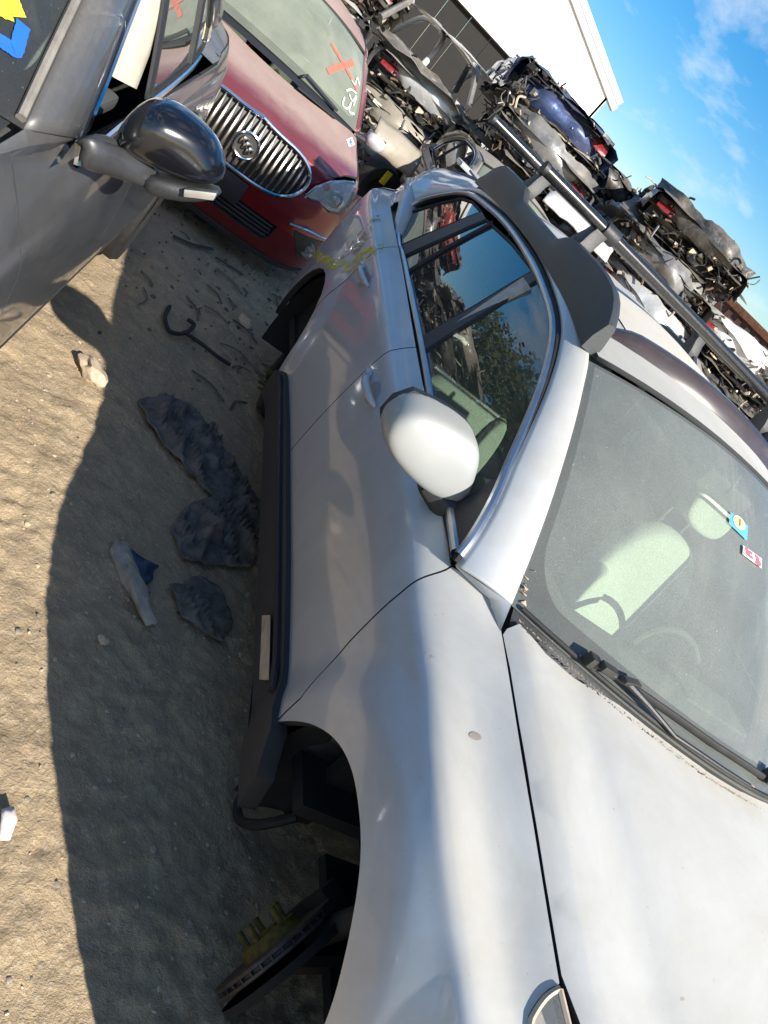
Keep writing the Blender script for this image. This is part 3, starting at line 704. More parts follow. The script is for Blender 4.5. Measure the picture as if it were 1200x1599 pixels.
# door mirrors
def mirror(sd):
    poly = [(-1.071, 1.055), (-1.072, 1.105), (-1.045, 1.150), (-.965, 1.166), (-.885, 1.170), (-.835, 1.150), (-.797, 1.09), (-.765, 1.025), (-.79, .996), (-.86, .985), (-.94, .993), (-1.03, 1.015)]
    cy, cz = -.92, 1.078
    def ring(x, k, dy=0, dz=0): return [(x+.10*(-(y+.92))*.25, cy+(y-cy)*k+dy, cz+(z-cz)*k+dz) for y, z in poly]
    V = []; F = []; R_ = [ring(-.866, 1.01), ring(-.86, 1.04), ring(-.82, 1.05), ring(-.775, 1.03), ring(-.750, .93, 0, .002), ring(-.742, .62, .0, .006), ring(-.739, .25, .0, .008)]
    for r in R_: V += r
    n = len(poly)
    for i in range(len(R_)-1):
        for k in range(n): F.append((i*n+k, i*n+(k+1) % n, (i+1)*n+(k+1) % n, (i+1)*n+k))
    F.append(tuple((len(R_)-1)*n+k for k in range(n)))
    V = [(x, -sd*y, z) for x, y, z in V]
    mr = empty('side_mirror', (0, 0, 0)); mr.parent = ob
    mb = MB().add(V, F); mb.build('mirror_cap', M['silver_cap'], mr, sub=2)
    V = []; F = []; R_ = [ring(-.858, 1.015), ring(-.885, 1.0), ring(-.885, .93), ring(-.872, .90)]
    for r in R_: V += r
    for i in range(len(R_)-1):
        for k in range(n): F.append((i*n+k, i*n+(k+1) % n, (i+1)*n+(k+1) % n, (i+1)*n+k))
    F.append(tuple(range(n)))
    V = [(x, -sd*y, z) for x, y, z in V]; MB().add(V, F).build('mirror_rim', M['plastic'], mr, smooth=True)
    V = [(x-.004, -sd*y, z) for x, y, z in ring(-.872, .91)]; MB().add(V, [tuple(range(n))]).build('mirror_glass', M['chrome'], mr)
    a = MB(); st = [((-.805, -.88, .992), .034, .022), ((-.785, -.82, .982), .042, .032), ((-.760, -.765, .978), .050, .042), ((-.745, -.715, .982), .056, .048)]
    V = []; F = []
    for (c, wx, wz) in st:
        for u, v in ((-1, -.6), (-.6, -1), (.6, -1), (1, -.6), (1, .6), (.6, 1), (-.6, 1), (-1, .6)): V.append((c[0]+u*wx, -sd*c[1], c[2]+v*wz))
    for i in range(3):
        for k in range(8): F.append((i*8+k, i*8+(k+1) % 8, (i+1)*8+(k+1) % 8, (i+1)*8+k))
    F += [tuple(range(8)), tuple(24+k for k in range(8))]
    a.add(V, F).build('mirror_stalk', M['plastic'], mr, bevel=.004)
mirror(-1); mirror(1)
def handle(c, sd, x, door, z=None, mat='silver', L_=.105, px=None):
    B = c.side(sd); s0 = px if px is not None else c.s_of(x, z)
    P = []
    for u in np.linspace(-1, 1, 13):
        p = on(B, [(x+u*L_, s0+.03*u)], .004+.030*(1-abs(u)**3))[0]; P.append(Vector(p))
    h = MB().tube(P, [.006+.007*(1-abs(u)**4) for u in np.linspace(-1, 1, 13)], 10).build('door_handle', M[mat], door, smooth=True)
    patch('handle_recess_shading', [(x+L_*.65*math.cos(a)*.8, s0+.24*math.sin(a)*.9) for a in np.linspace(0, 2*PI, 20)[:-1]], B, M['mid'] if mat == 'dark' else M['silver_shadow'], door, (.03, .1), off=.0012, skirt=0)  # flat patch, no dent: the recess shading is only in its colour
    p = on(B, [(x-L_*1.15, s0)], .012)[0]; MB().tube([Vector(p)+Vector((-.018, 0, 0)), Vector(p)+Vector((.012, 0, 0))], .011, 8).build('lock_cap', M[mat], door, smooth=True)
M['silver_shadow'] = paint('silver_recess_shade', (.42, .45, .49), .6, .35, 1, .1, .2)  # darker silver standing in for shade in the handle recess
q = OB.atB([(583, 613), (573, 434)], -1)
for dr, (x, s0) in zip((fdoor, rdoor), q): handle(OB, -1, x, dr, px=s0)
for dr, (x, s0) in zip((fdoor2, rdoor2), q): handle(OB, 1, x, dr, px=s0)
# seam across the base of the pillar, rust/mud bits along the windshield edge and cowl
B = OB.side(-1)
mud = MB(); rr = random.Random(3)
for k in range(46):
    a = -.995+rr.random()*.03 if k < 10 else rr.uniform(-.95, .25); v = rr.uniform(.0, .14) if k < 10 else .012+rr.random()*.008
    p = OB.wind(np.array([a]), np.array([v]))[0]; r = rr.uniform(.003, .011)
    mud.add([Vector(p)+Vector((rr.uniform(-1, 1)*r, rr.uniform(-1, 1)*r*1.3, rr.uniform(-.2, .7)*r)) for _ in range(4)], [(0, 1, 2), (0, 2, 3), (0, 3, 1), (1, 3, 2)])
tag(mud.build('mud_flecks', plain('dried_mud', (.50, .36, .25), .95), ob), kind='stuff')
mb = MB()
for y in np.linspace(-.66, .1, 90):
    p = OB.wind(np.array([y/.679]), np.array([-.012]))[0]; r = rr.uniform(.001, .004)
    mb.add([Vector(p)+Vector((rr.uniform(-1, 1)*r+.014+rr.random()*.012, rr.uniform(-1, 1)*r*2.5, rr.uniform(.0, .8)*r+.001)) for _ in range(4)], [(0, 1, 2), (0, 2, 3), (0, 3, 1), (1, 3, 2)])
tag(mb.build('leaf_litter', plain('dry_litter', (.36, .27, .18), .95), ob), kind='stuff')
# wiper: folded arm, spring cover and blade resting along the foot of the glass
W = OB.wind
wp = OB.atW([(917, 1036), (935, 1052), (968, 1074), (1000, 1105), (1043, 1150), (1080, 1172), (1124, 1199), (1165, 1222)])
P = [Vector(p) for p in on(W, wp, .018)]
P2 = [p+Vector((0, 0, h)) for p, h in zip(P, (.004, .012, .014, .010, .004, 0, -.004, -.008))]
wipe = MB().tube(P2, [.010, .013, .013, .009, .007, .006, .006, .005], 8, flat=.7).build('wiper_arm', M['plastic'], ob, smooth=True)
MB().box(P2[0], (.03, .032, .028)).box(P2[1]+Vector((.004, 0, .004)), (.026, .05, .018)).box(P2[2]+Vector((.0, 0, .006)), (.02, .07, .012), rz=.3).build('wiper_clip', M['grille_dark'], wipe, bevel=.003)
bl = OB.atW([(930, 1040), (985, 1075), (1050, 1120), (1110, 1163), (1160, 1195), (1205, 1226)])
MB().tube([Vector(p) for p in on(W, bl, .012)], .006, 6, flat=1.6).build('wiper_blade', M['rubber'], wipe, smooth=True)
k2 = OB.atW([(1193, 1212)])[0]; p = Vector(on(W, [k2], .02)[0]); MB().box(p, (.035, .04, .03)).tube([p, p+Vector((-.02, .15, .005)), p+Vector((.01, .35, -.01))], .009, 8).build('wiper_arm', M['plastic'], ob, bevel=.003)
# stickers inside the windshield: blue square with a yellow disc, white and red number label
def decal(name, px, mat, parent, off=.003): return patch(name, OB.atW(px), OB.wind, mat, parent, (.03, .03), off=off, skirt=0)
MB_blue = plain('sticker_blue', (.10, .36, .62), .6, var=.05); MB_cream = plain('sticker_cream', (.80, .78, .55), .6, var=.05); MB_or = plain('sticker_yellow', (.75, .55, .25), .6, var=.05)
s1 = decal('sticker', [(1140, 800), (1137, 818), (1165, 845), (1167, 822), (1154, 811)], MB_blue, ws)
el = lambda cx, cy, a, b, t: [(cx+a*math.cos(u)*math.cos(t)-b*math.sin(u)*math.sin(t), cy+a*math.cos(u)*math.sin(t)+b*math.sin(u)*math.cos(t)) for u in np.linspace(0, 2*PI, 18)[:-1]]
decal('sticker_disc', el(1152.5, 817, 13, 7, .98), MB_cream, s1, .0045); decal('sticker_disc', el(1152.5, 817, 11, 5.4, .98), MB_or, s1, .006)
decal('sticker_mark', [(1152, 812), (1153.5, 812), (1153, 823), (1151.5, 823)], plain('sticker_ink', (.2, .12, .06), .7), s1, .0075)
s2 = decal('sticker', [(1159.5, 852), (1158.5, 866), (1188, 888), (1188.5, 873)], plain('sticker_white', (.80, .78, .76), .6, var=.05), ws)
pk = plain('sticker_red', (.55, .12, .16), .6, var=.1)
for seg in ([(1162, 857), (1166, 860), (1164, 864), (1168, 868)], [(1173, 865), (1168, 863), (1169, 869), (1174, 872)], [(1177, 868), (1183, 873), (1180, 876), (1185, 879), (1184, 883), (1178, 878)]):
    stroke('sticker_figure', OB.wind, OB.atW(seg), .009, pk, s2, off=.0045)
# yellow grease pencil marks and scuffs on the rear quarter
yp = smudge('smeared_yellow_pencil', (.80, .66, .06), 18, .47, .60)
for px_ in ([(522, 430), (528, 408), (548, 410), (562, 396), (580, 384), (600, 380), (598, 396), (575, 408), (562, 420), (545, 430)],):
    patch('pencil_mark', OB.atB(px_, -1), B, yp, ob, (.04, .1), off=.0022, skirt=0)
yo = smudge('smeared_orange_pencil', (.50, .36, .16), 22, .50, .66)
patch('pencil_mark', OB.atB([(530, 405), (545, 380), (570, 355), (592, 335), (596, 348), (578, 378), (560, 392)], -1), B, yo, ob, (.04, .1), off=.0022, skirt=0)
# headlight under clear lens, reflector behind it
hlp = OB.atB([(879, 1548), (868, 1551), (852, 1564), (836, 1585), (822, 1612), (812, 1640), (900, 1640), (898, 1605), (890, 1570)], -1)
def sdup(a): return a
for sd in (-1, 1):
    Bs = OB.side(sd); lo = [(x, min(6.98, s)) for x, s in hlp]
    lens_o = [(a, b_) for a, b_ in HLE]+[(.74, 5.5), (.80, 6.3), (.76, 6.97), (.6, 6.985), (.45, 6.985), (HLE[0][0]+.03, 6.985)]
    h = patch('headlight', lens_o, Bs, M['lens'], ob, (.03, .12), off=.004, skirt=0)
    patch('headlight_bezel', lens_o, Bs, plain('amber_cream_bezel', (.55, .50, .42), .35), h, (.03, .12), off=-.035, skirt=0)
    P = [Vector(p) for p in on(Bs, densify(lens_o, .1, scale=(1, .1)), .001)]; P.append(P[0]); MB().tube(P, .006, 6, False).build('headlight_seal', plain('tan_seal', (.42, .34, .26), .6), h, smooth=True)
    c = on(Bs, [(.47, 6.55)], -.022)[0]; MB().lathe([(.0, .0), (.02, .004), (.034, .016), (.042, .035)], c, 'X', 20).build('headlight_bowl', M['reflector'], h, smooth=True)
# nose: bumper, grille, closing faces (out of frame, seen only from other positions)
Fz = OB.front
patch('front_bumper', [(-.80, .25), (.80, .25), (.84, .66), (.6, .72), (.5, .60), (-.5, .60), (-.6, .72), (-.84, .66)], Fz, M['silver'], ob, (.06, .06), skirt=.02)
gr = patch('grille', [(-.49, .605), (.49, .605), (.55, .73), (.45, .775), (-.45, .775), (-.55, .73)], Fz, M['grille_dark'], ob, (.06, .06), off=-.03, skirt=.0)
for z in (.64, .68, .72): MB().tube([Vector(p) for p in on(Fz, [(y, z) for y in np.linspace(-.5, .5, 12)], -.005)], .008, 6).build('grille_bar', M['chrome'], gr, smooth=True)
for sd in (-1, 1):
    patch('bumper_corner', [(.515, 3.2), (.59, 4.5), (.66, 5.15), (.80, 5.3), (.92, 4.9), (.92, .5), (.47, .2)], OB.side(sd), M['silver'], ob, (.04, .15), skirt=.02)
Rr = OB.rear; Rr2 = lambda y, z: OB.rear(y, z); Rr2.flip = True
patch('tailgate', [(-.62, .62), (.62, .62), (.60, 1.12), (-.60, 1.12)], Rr2, M['silver'], ob, (.08, .08)); patch('rear_bumper', [(-.70, .3), (.70, .3), (.72, .615), (-.72, .615)], Rr2, M['silver'], ob, (.08, .08))
V = [(-3.84, -.60, 1.12), (-3.84, .60, 1.12), (-3.60, .52, 1.47), (-3.60, -.52, 1.47)]; mesh_obj('rear_window', V, [(0, 3, 2, 1)], M['glass_tint'], ob)
V = [(-3.60, -.53, 1.46), (-3.60, .53, 1.46), (-3.72, .50, 1.45), (-3.72, -.50, 1.45)]; MB().box((-3.66, 0, 1.462), (.14, 1.02, .025)).build('spoiler', M['silver'], ob, bevel=.006)
# interior
MB().box((.25, 0, .17), (1.1, 1.15, .03)).build('shade_undertray', M['void'], ob)  # unseen plate added to keep daylight out from under the engine bay
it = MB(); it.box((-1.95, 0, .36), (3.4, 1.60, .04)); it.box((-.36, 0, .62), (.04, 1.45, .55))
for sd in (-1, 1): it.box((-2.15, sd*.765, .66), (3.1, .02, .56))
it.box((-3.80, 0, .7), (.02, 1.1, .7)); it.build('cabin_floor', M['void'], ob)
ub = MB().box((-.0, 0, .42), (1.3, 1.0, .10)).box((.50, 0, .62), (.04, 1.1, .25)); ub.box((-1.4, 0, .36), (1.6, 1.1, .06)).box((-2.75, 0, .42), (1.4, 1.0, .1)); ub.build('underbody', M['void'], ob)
dsh = MB(); V = []; F = []
prof = [(-.42, .90), (-.52, .955), (-.70, .965), (-.80, .93), (-.83, .84), (-.80, .68), (-.60, .60)]
for y in (-.74, .74):
    for x, z in prof: V.append((x, y, z))
n = len(prof)
for i in range(n-1): F.append((i, i+1, n+i+1, n+i))
F += [tuple(range(n)), tuple(range(n, 2*n))]
mesh_obj('dashboard', V, F, M['dash'], ob); MB().box((-.72, .37, .955), (.16, .34, .04)).build('instrument_hood', M['dash'], ob, bevel=.02)
MB().box((-1.15, 0, .62), (.9, .20, .30)).build('centre_console', M['dash'], ob, bevel=.02)
R = Matrix.Rotation(math.radians(-25), 3, 'Y'); cc = Vector((-.90, .37, .83)); P = [cc+R @ Vector((0, .19*math.cos(a), .19*math.sin(a))) for a in np.linspace(0, 2*PI, 33)]
MB().tube(P, .013, 8, False).box(cc, (.03, .14, .10), R=R).box(cc, (.02, .36, .03), R=R).build('steering_wheel', M['dash'], ob, smooth=True)
def loft(rings, cap=True):
    V = []; F = []; n = len(rings[0])
    for r in rings: V += [tuple(p) for p in r]
    for i in range(len(rings)-1):
        for k in range(n): F.append((i*n+k, i*n+(k+1) % n, (i+1)*n+(k+1) % n, (i+1)*n+k))
    if cap: F.append(tuple((len(rings)-1)*n+k for k in range(n))); F.append(tuple(range(n-1, -1, -1)))
    return V, F
def seat(x, y, wd=.50, root=None, mat='seat', z=.38):
    root = root or ob
    s_ = empty('seat', (x, y, 0)); s_.parent = root
    def blk(name, c, d, ry, k=.8, mt=mat):
        mb = MB(); V = []
        R = Matrix.Rotation(math.radians(ry), 3, 'Y')
        mb.box(c, d, R=R); o = mb.build(name, M[mt], s_); 
        bm = bmesh.new(); bm.from_mesh(o.data); bmesh.ops.bevel(bm, geom=bm.edges[:], offset=min(d)*.42, segments=4, affect='EDGES', profile=.6); bm.to_mesh(o.data); bm.free()
        o.data.polygons.foreach_set('use_smooth', [True]*len(o.data.polygons)); return o
    def pad(name, out, x0_, th, lean, mt=mat):
        rings = []
        for dx, k in ((-.5, .80), (-.42, .95), (0, 1.0), (.42, .95), (.5, .80)):
            my = sum(p[0] for p in out)/len(out); mz = sum(p[1] for p in out)/len(out); dish = .02 if dx > .3 else 0
            rings.append([(x0_+dx*th-(p[1])*math.tan(math.radians(lean)), my+(p[0]-my)*k, z+.16+mz+(p[1]-mz)*k) for p in out])
        V, F = loft(rings); return MB().add(V, F).build(name, M[mt], s_, sub=2)
    w_ = wd/2; side = [(-w_*.95, .0), (-w_*1.05, .22), (-w_*.98, .44), (-w_*.62, .60), (-w_*.2, .635)]; out = side+[(-a_, b_) for a_, b_ in side[::-1]]
    pad('backrest', out, -.17, .13, 15); blk('cushion', (.02, 0, z+.13), (.50, wd, .16), -6)
    for q in (-1, 1):
        pad('side_bolster', [(q*w_*.98, .05), (q*w_*1.08, .22), (q*w_*1.0, .43), (q*w_*.70, .40), (q*w_*.66, .22), (q*w_*.70, .05)], -.10, .10, 15)
    pad('headrest', [(-w_*.42, .68), (-w_*.50, .76), (-w_*.40, .86), (w_*.40, .86), (w_*.50, .76), (w_*.42, .68)], -.17, .11, 13)
    for q in (-1, 1): MB().tube([(-.385, q*.06, z+.72), (-.40, q*.06, z+.84)], .007, 6).build('headrest_post', M['chrome'], s_)
    return s_
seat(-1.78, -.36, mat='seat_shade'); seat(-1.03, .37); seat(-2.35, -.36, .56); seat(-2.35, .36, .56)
MB().box((-1.02, 0, 1.435), (.03, .22, .065)).tube([(-1.0, 0, 1.44), (-1.03, 0, 1.50)], .01, 6).build('rear_view_mirror', M['dash'], ob, bevel=.01)
MB().box((-2.45, 0, 1.475), (2.0, 1.0, .012)).build('headliner', M['headliner'], ob)
for sd in (-1, 1):
    MB().tube([(-1.64, sd*.755, .70), (-1.66, sd*.73, 1.05), (-1.69, sd*.62, 1.42)], .045, 8).build('inner_pillar', M['headliner'], ob, smooth=True)
    MB().tube([(-.60, sd*.735, .98), (-.86, sd*.69, 1.18), (-1.20, sd*.60, 1.41)], .022, 8).build('inner_pillar', M['headliner'], ob, smooth=True)
# wheel wells, brakes: the wheels are gone
def well(x0, sd, front):
    r = .41; V = []; F = []; n = 20; ys = (.865, .45)
    for y in ys:
        for i in range(n+1):
            a = math.radians(-22+224*i/n); V.append((x0+r*math.cos(a), sd*y, .335+r*math.sin(a)))
    for i in range(n): F.append((i, i+1, n+2+i, n+1+i))
    F.append(tuple(n+1+i for i in range(n+1)))
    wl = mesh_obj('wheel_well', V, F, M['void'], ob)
    if not front and sd > 0: pass
    # disc, hub and caliper have dropped to the ground; the front ones are steered outwards
    hubroot = empty('wheel_hub', (x0-(.04 if front else 0), sd*(.71 if front else .745), .160), math.radians(-sd*-46 if front else 0)); hubroot.parent = ob
    d = MB().lathe([(.07, -.013), (.153, -.013), (.155, -.011), (.155, -.005), (.145, -.003), (.145, .003), (.155, .005), (.155, .011), (.153, .013), (.07, .013)], (0, 0, 0), 'Y', 48)
    for k in range(36):
        a = 2*PI*k/36; d.box((.149*math.cos(a), 0, .149*math.sin(a)), (.010, .010, .004), R=Matrix.Rotation(-a, 3, 'Y'))
    d.build('brake_disc', M['steel'], hubroot, smooth=True)['kind'] = 'stuff'
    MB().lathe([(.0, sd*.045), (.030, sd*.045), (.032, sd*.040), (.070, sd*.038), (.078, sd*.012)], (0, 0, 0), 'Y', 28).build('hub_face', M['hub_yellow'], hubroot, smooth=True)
    for k in range(5):
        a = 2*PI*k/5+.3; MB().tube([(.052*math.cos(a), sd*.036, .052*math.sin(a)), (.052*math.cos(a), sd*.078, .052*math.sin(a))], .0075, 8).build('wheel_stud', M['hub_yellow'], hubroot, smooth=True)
    MB().box((-.14, -sd*.01, .03), (.07, .10, .15)).build('brake_caliper', M['void'], hubroot, bevel=.012)
    MB().lathe([(.0, -sd*.05), (.16, -sd*.05), (.162, -sd*.03)], (0, 0, 0), 'Y', 28).build('backing_plate', M['void'], hubroot, smooth=True)
    MB().tube([(x0-.05, sd*.66, .22), (x0-.03, sd*.60, .50), (x0-.05, sd*.56, .78)], .03, 10).build('suspension_strut', M['rubber'], ob, smooth=True)
    MB().tube([(x0-.03, sd*.66, .14), (x0-.05, sd*.45, .20), (x0-.25, sd*.25, .25)], .03, 8).build('control_arm', M['rubber'], ob, smooth=True)
for sd in (-1, 1): well(0, sd, True); well(-2.74, sd, False)
# torn liner flap and a hooked hose at the back of the front opening
V = []; F = []
for i in range(10):
    t = i/9
    for j in range(5):
        u = j/4; V.append((-.37-.06*math.sin(t*2.4)-.02*u, -.80+.22*u+.02*math.sin(t*9), .50-.38*t+.02*math.sin(u*7+t*5)))
for i in range(9):
    for j in range(4): q = i*5+j; F.append((q, q+1, q+6, q+5))
fl = mesh_obj('liner_flap', V, F, M['plastic'], ob, smooth=True); md = fl.modifiers.new('t', 'SOLIDIFY'); md.thickness = .008
MB().tube(spl([(-.50, -.74, .10), (-.46, -.76, .05), (-.40, -.76, .06), (-.36, -.74, .12), (-.36, -.68, .20)], 5), .014, 8).build('hanging_hose', M['rubber'], ob, smooth=True)
# beige strip left on the cladding
q = OB.atB([(424, 966), (437, 966), (436, 1068), (421, 1066)], -1); patch('cladding_strip', q, B, plain('faded_reflective_strip', (.42, .36, .28), .7), ob, (.05, .1), off=.030, skirt=.003)
# oval stain chip on the fender top
q = OB.atB(el(742, 1150, 10, 6, .35), -1); patch('paint_chip', q, B, plain('chipped_paint', (.30, .26, .22), .8), ob, (.02, .1), off=.0012, skirt=0)

# ================================================================== the other whole cars
def spec(w=.91, belt=([.93, .6, .3, 0, -.42, -.7, -1.2, -2.5, -3.5, -3.8], [.74, .80, .86, .89, .92, .94, .975, 1.03, 1.08, 1.08]), hood7=([.93, .6, .3, 0, -.35], [.74, .83, .88, .92, .985]), hoody=([.93, .6, .3, 0, -.35], [.5, .68, .73, .76, .76]),
         wind=None, roof=None, house=None, front=None, rear=None, rise=.06, flare=.02, wb=2.75, low=.24, rtail=-3.75, prof=None):
    st = [.93, .75, .5, .3, 0, -.35, -.7, -1.2, -2.0, -wb, rtail+.5, rtail+.2, rtail, rtail-.12]
    env = [-.30, -.11, -.035, -.012, 0, 0, 0, 0, 0, 0, -.015, -.06, -.15, -.32]; fl = [0, 0, .5, .8, 1, .2, 0, 0, .1, 1, .2, 0, 0, 0]
    b = pchip(belt[0][::-1], belt[1][::-1], st); z7 = [float(pchip(hood7[0][::-1], hood7[1][::-1], x)) if x > -.4 else float(b[i])+.035 for i, x in enumerate(st)]
    y7 = [float(pchip(hoody[0][::-1], hoody[1][::-1], x)) if x > -.4 else w-.135+min(0, env[i]) for i, x in enumerate(st)]
    b = [min(bb, z-.015) for bb, z in zip(b, z7)]; rows = []; d = prof or [-.045, -.022, -.015, -.020, -.040, -.068]
    for i in range(6):
        z = [[low, low+.15, min(low+.34, bb-.24), min(low+.50, bb-.155), bb-.10, bb-.045][i] for bb in b]
        rows.append(([w+d[i]+env[k]+[0, 1, 1, .8, .3, 0][i]*fl[k]*flare for k in range(len(st))], z))
    y6 = [(a+c)/2+.01 for a, c in zip(rows[5][0], y7)] if True else None
    y6 = [y6[k] if st[k] > -.4 else w-.11+env[k] for k in range(len(st))]
    rows += [(y6, b), (y7, z7)]
    return dict(st=st, rows=rows, house=house, wind=wind, roof=roof, hoodprof=([0, .3, .6, .85, 1.0, 1.2], [1.0, .96, .78, .42, 0, -.7]), hoodrise=rise, front=front, rear=rear, rx=-wb)
def common(c, root, mat, o):
    """panels shared by the parked cars; o gives the lengths at which doors and windows start and stop"""
    wb = -c.p['rx']; res = {}
    for sd in (-1, 1):
        B = c.side(sd); G = c.house(sd); near = o.get('near', 0) == sd
        ra = .37; xd = o['xd']; xb = o['xb']; xe = o['xe']; xt = o['xt']
        A = xz(c, [(-ra, .23)]+arc(0, .34, ra, 180, 0)+[(ra, .23)]); Rr = [(c.p['rx']+x, s) for x, s in A]
        bp = lambda x: 5.93
        fo = [(-.46, 6.95), (-.34, 6.99), (-.1, 6.99), (.15, 6.99), (o['hlx'], 6.97), (o['hlx']+.06, 5.6), (o.get('fx', o['hlx']+.22), 4.4), (o.get('fx', .56), 3.6), (min(.48, o.get('fx', .48)), 1.6)]+[p for p in A if .6 < p[1]][::-1]+[(-.40, .2), (xd+.004, .2), (xd+.004, 3.0), (xd+.02, 5.0), (xd+.03, 5.9), (xd+.045, 6.9)]
        patch('fender', fo, B, mat, root, (.05, .16))
        fd = patch('front_door', [(xd-.003, .35), (xb+.003, .35), (xb+.003, 5.93), (o['wx'][0]-.04, 5.93), (o['wx'][0], 6.92), (xd+.036, 6.92), (xd+.022, 5.93), (xd+.014, 5.0), (xd-.003, 3.0)], B, mat, root, (.06, .18))
        foa = [p for p in Rr if p[0] > c.p['rx']+.17 and p[1] > .5]
        rd = patch('rear_door', [(xb-.003, .35), (xb-.003, 5.93), (xe, 5.93), (xe+.02, 5.2)]+foa+[(c.p['rx']+ra+.02, .35)], B, mat, root, (.06, .18))
        roa = [p for p in Rr if p[0] <= c.p['rx']+.17 and p[1] > .5]
        patch('quarter_panel', [(foa[0][0]-.006, foa[0][1]), (xe+.014, 5.2), (xe-.006, 5.93), (o['wx'][3]+.12, 5.97), (o['wx'][3]-.02, 6.7), (xt, 6.7), (xt-.06, 4.5), (xt-.08, .4), (xt+.5, .3), (c.p['rx']-ra-.03, .9)]+roa, B, mat, root, (.06, .18))
        patch('sill', [(-.42, 0), (-.42, .34), (c.p['rx']+ra+.02, .34), (c.p['rx']+ra+.02, 0)], B, o.get('sillmat', mat), root, (.1, .1), off=.008, skirt=.04)
        # windows
        tx, tz = zip(*o['top']); zt = lambda x: float(pchip(tx[::-1], tz[::-1], x)); zb = lambda x: float(pchip(c.xs, c.rows[6][1], x))+.012
        wx = o['wx']                                            # (front, B pillar, C pillar, rear)
        def pane(a, b_, n=8):
            X = np.linspace(a, b_, n); return [(x, zb(x)) for x in X]+[(x, max(zt(x), zb(x)+.004)) for x in X[::-1]]
        for nm, a, b_, mt in (('front_door_glass', wx[0], wx[1]+.03, o.get('g1', 'glass_side')), ('rear_door_glass', wx[1]-.03, wx[2]+.02, o.get('g2', 'glass_tint')), ('quarter_glass', wx[2]-.03, wx[3], o.get('g2', 'glass_tint'))):
            if near and nm in o.get('open', ()): continue
            pn = pane(a, b_); gl = patch(nm, pn, G, M[mt], root, (.08, .08), off=-.006, skirt=0)
            P = [Vector(p) for p in on(G, densify(pn, .08), -.003)]; P.append(P[0]); MB().tube(P, .009, 6, False).build('window_seal', M['rubber'], gl, smooth=True)
        patch('pillar_cover', pane(wx[1]+.03, wx[1]-.03, 3), G, M['plastic'], root, (.05, .05), off=.002, skirt=.01)
        patch('pillar_cover', pane(wx[2]+.02, wx[2]-.03, 3), G, M['plastic'], root, (.05, .05), off=.002, skirt=.01)
        X = np.linspace(wx[0]+.0, wx[3], 16); lp = [(x, zb(x)-.012) for x in X]+[(x, max(zt(x)+.014, zb(x)-.01)) for x in X[::-1]]
        P = on(G, lp, .006); P = list(P)+[P[0]]; MB().tube([Vector(p) for p in P], o.get('trimr', .007), 6, False).build('window_trim', o.get('trim', M['satin']), root, smooth=True)
        tp = [(x, zt(x)+.022) for x in X]; C0 = list(on(G, [(wx[0]+.05, zb(wx[0]+.05)-.01)]+tp, .002))
        wt = c.wind(np.array([1.0]*6)*sd, np.linspace(0, 1, 6)); C1 = list(wt); x0 = c.wind(np.array([1.0]), np.array([1.0]))[0][0]
        n1 = 6; xs_ = np.linspace(x0-.08, o['roofend'], len(C0)-6-3); C1 += [c.ditch(x, sd) for x in xs_]
        e = C1[-1]; z_end = float(C0[-1][2]); xr = o['glassend']; C1 += [e+(np.array([xr, sd*(abs(C0[-1][1])-.05), z_end+.02])-e)*t for t in (.35, .7, 1.0)]
        # match the front part of the two curves by height
        k = len(C0); zf = np.linspace(0, 1, 6); fr = []
        C0f = np.array(C0); out0 = []; 
        for i, q in enumerate(C1[:6]):
            j = np.argmin([abs(p[2]-q[2])+ (10 if p[0] < x0-.15 else 0) for p in C0f]); out0.append(C0f[j])
        rest = [p for p in C0f if p[0] < out0[-1][0]-.02]
        d0 = np.linspace(0, len(rest)-1, len(C1)-6); out0 += [rest[int(round(v))] for v in d0] if rest else []
        q0 = out0[-1]; q1 = C1[len(out0)-1]; out0 = out0+[q0+np.array([-.02, -sd*.03, -.11])]; C1 = C1[:len(out0)-1]+[q1+np.array([-.03, 0, -.11])]
        ribbon('roof_side', spl(out0, 3), spl(C1[:len(out0)], 3), mat, root, bulge=.22, out=(0, sd, .5))
        xs0 = wx[0]+.05
        K = [out0[0], c.wind(np.array([sd*1.0]), np.array([.02]))[0], c.wind(np.array([sd*1.0]), np.array([0.]))[0], c.hood(np.array([-.30]), np.array([sd*.74]))[0]]+[on(B, [q])[0] for q in ((-.34, 6.99), (-.46, 6.95), (xd+.045, 6.85), (xd-.06, 6.85), (wx[0]+.0, 6.85))]
        K = [np.array([p[0], p[1], p[2]-.002]) for p in K]; cK = np.mean(K, 0)+np.array([0, sd*.004, .004]); nK = len(K)
        mesh_obj('pillar_base', K+[cK], [(i, (i+1) % nK, nK) if sd > 0 else ((i+1) % nK, i, nK) for i in range(nK)], mat, root, smooth=True)
        sl = [(wx[0]+.16, zb(wx[0])+.004), (wx[0]-.03, zb(wx[0])+.004), (wx[0]-.03, max(zt(wx[0]-.03), zb(wx[0])+.01)+.02), (wx[0]+.06, zb(wx[0])+.035)]
        patch('sail_panel', sl, G, mat, root, (.05, .05), off=.003, skirt=.0)
        D = [c.ditch(x, sd)+np.array([0, -sd*.004, -.004]) for x in np.linspace(x0-.02, o['roofend'], 12)]; MB().tube([Vector(p) for p in D], .012, 6).build('ditch_moulding', M['cladding'], root, smooth=True)
        V = []; F = []; xs_ = np.linspace(wx[3]+.22, xt-.02, 9); lo_ = on(B, [(x, 6.3) for x in xs_]); hi_ = on(G, [(x, zb(x)+.0+.05*min(1, max(0, (wx[3]+.02-x)/.1))) for x in xs_], .004)
        for p, q in zip(lo_, hi_): V += [p, q]
        for i in range(8): F.append((2*i, 2*i+1, 2*i+3, 2*i+2))
        mesh_obj('corner_panel', V, F, mat, root, smooth=True)
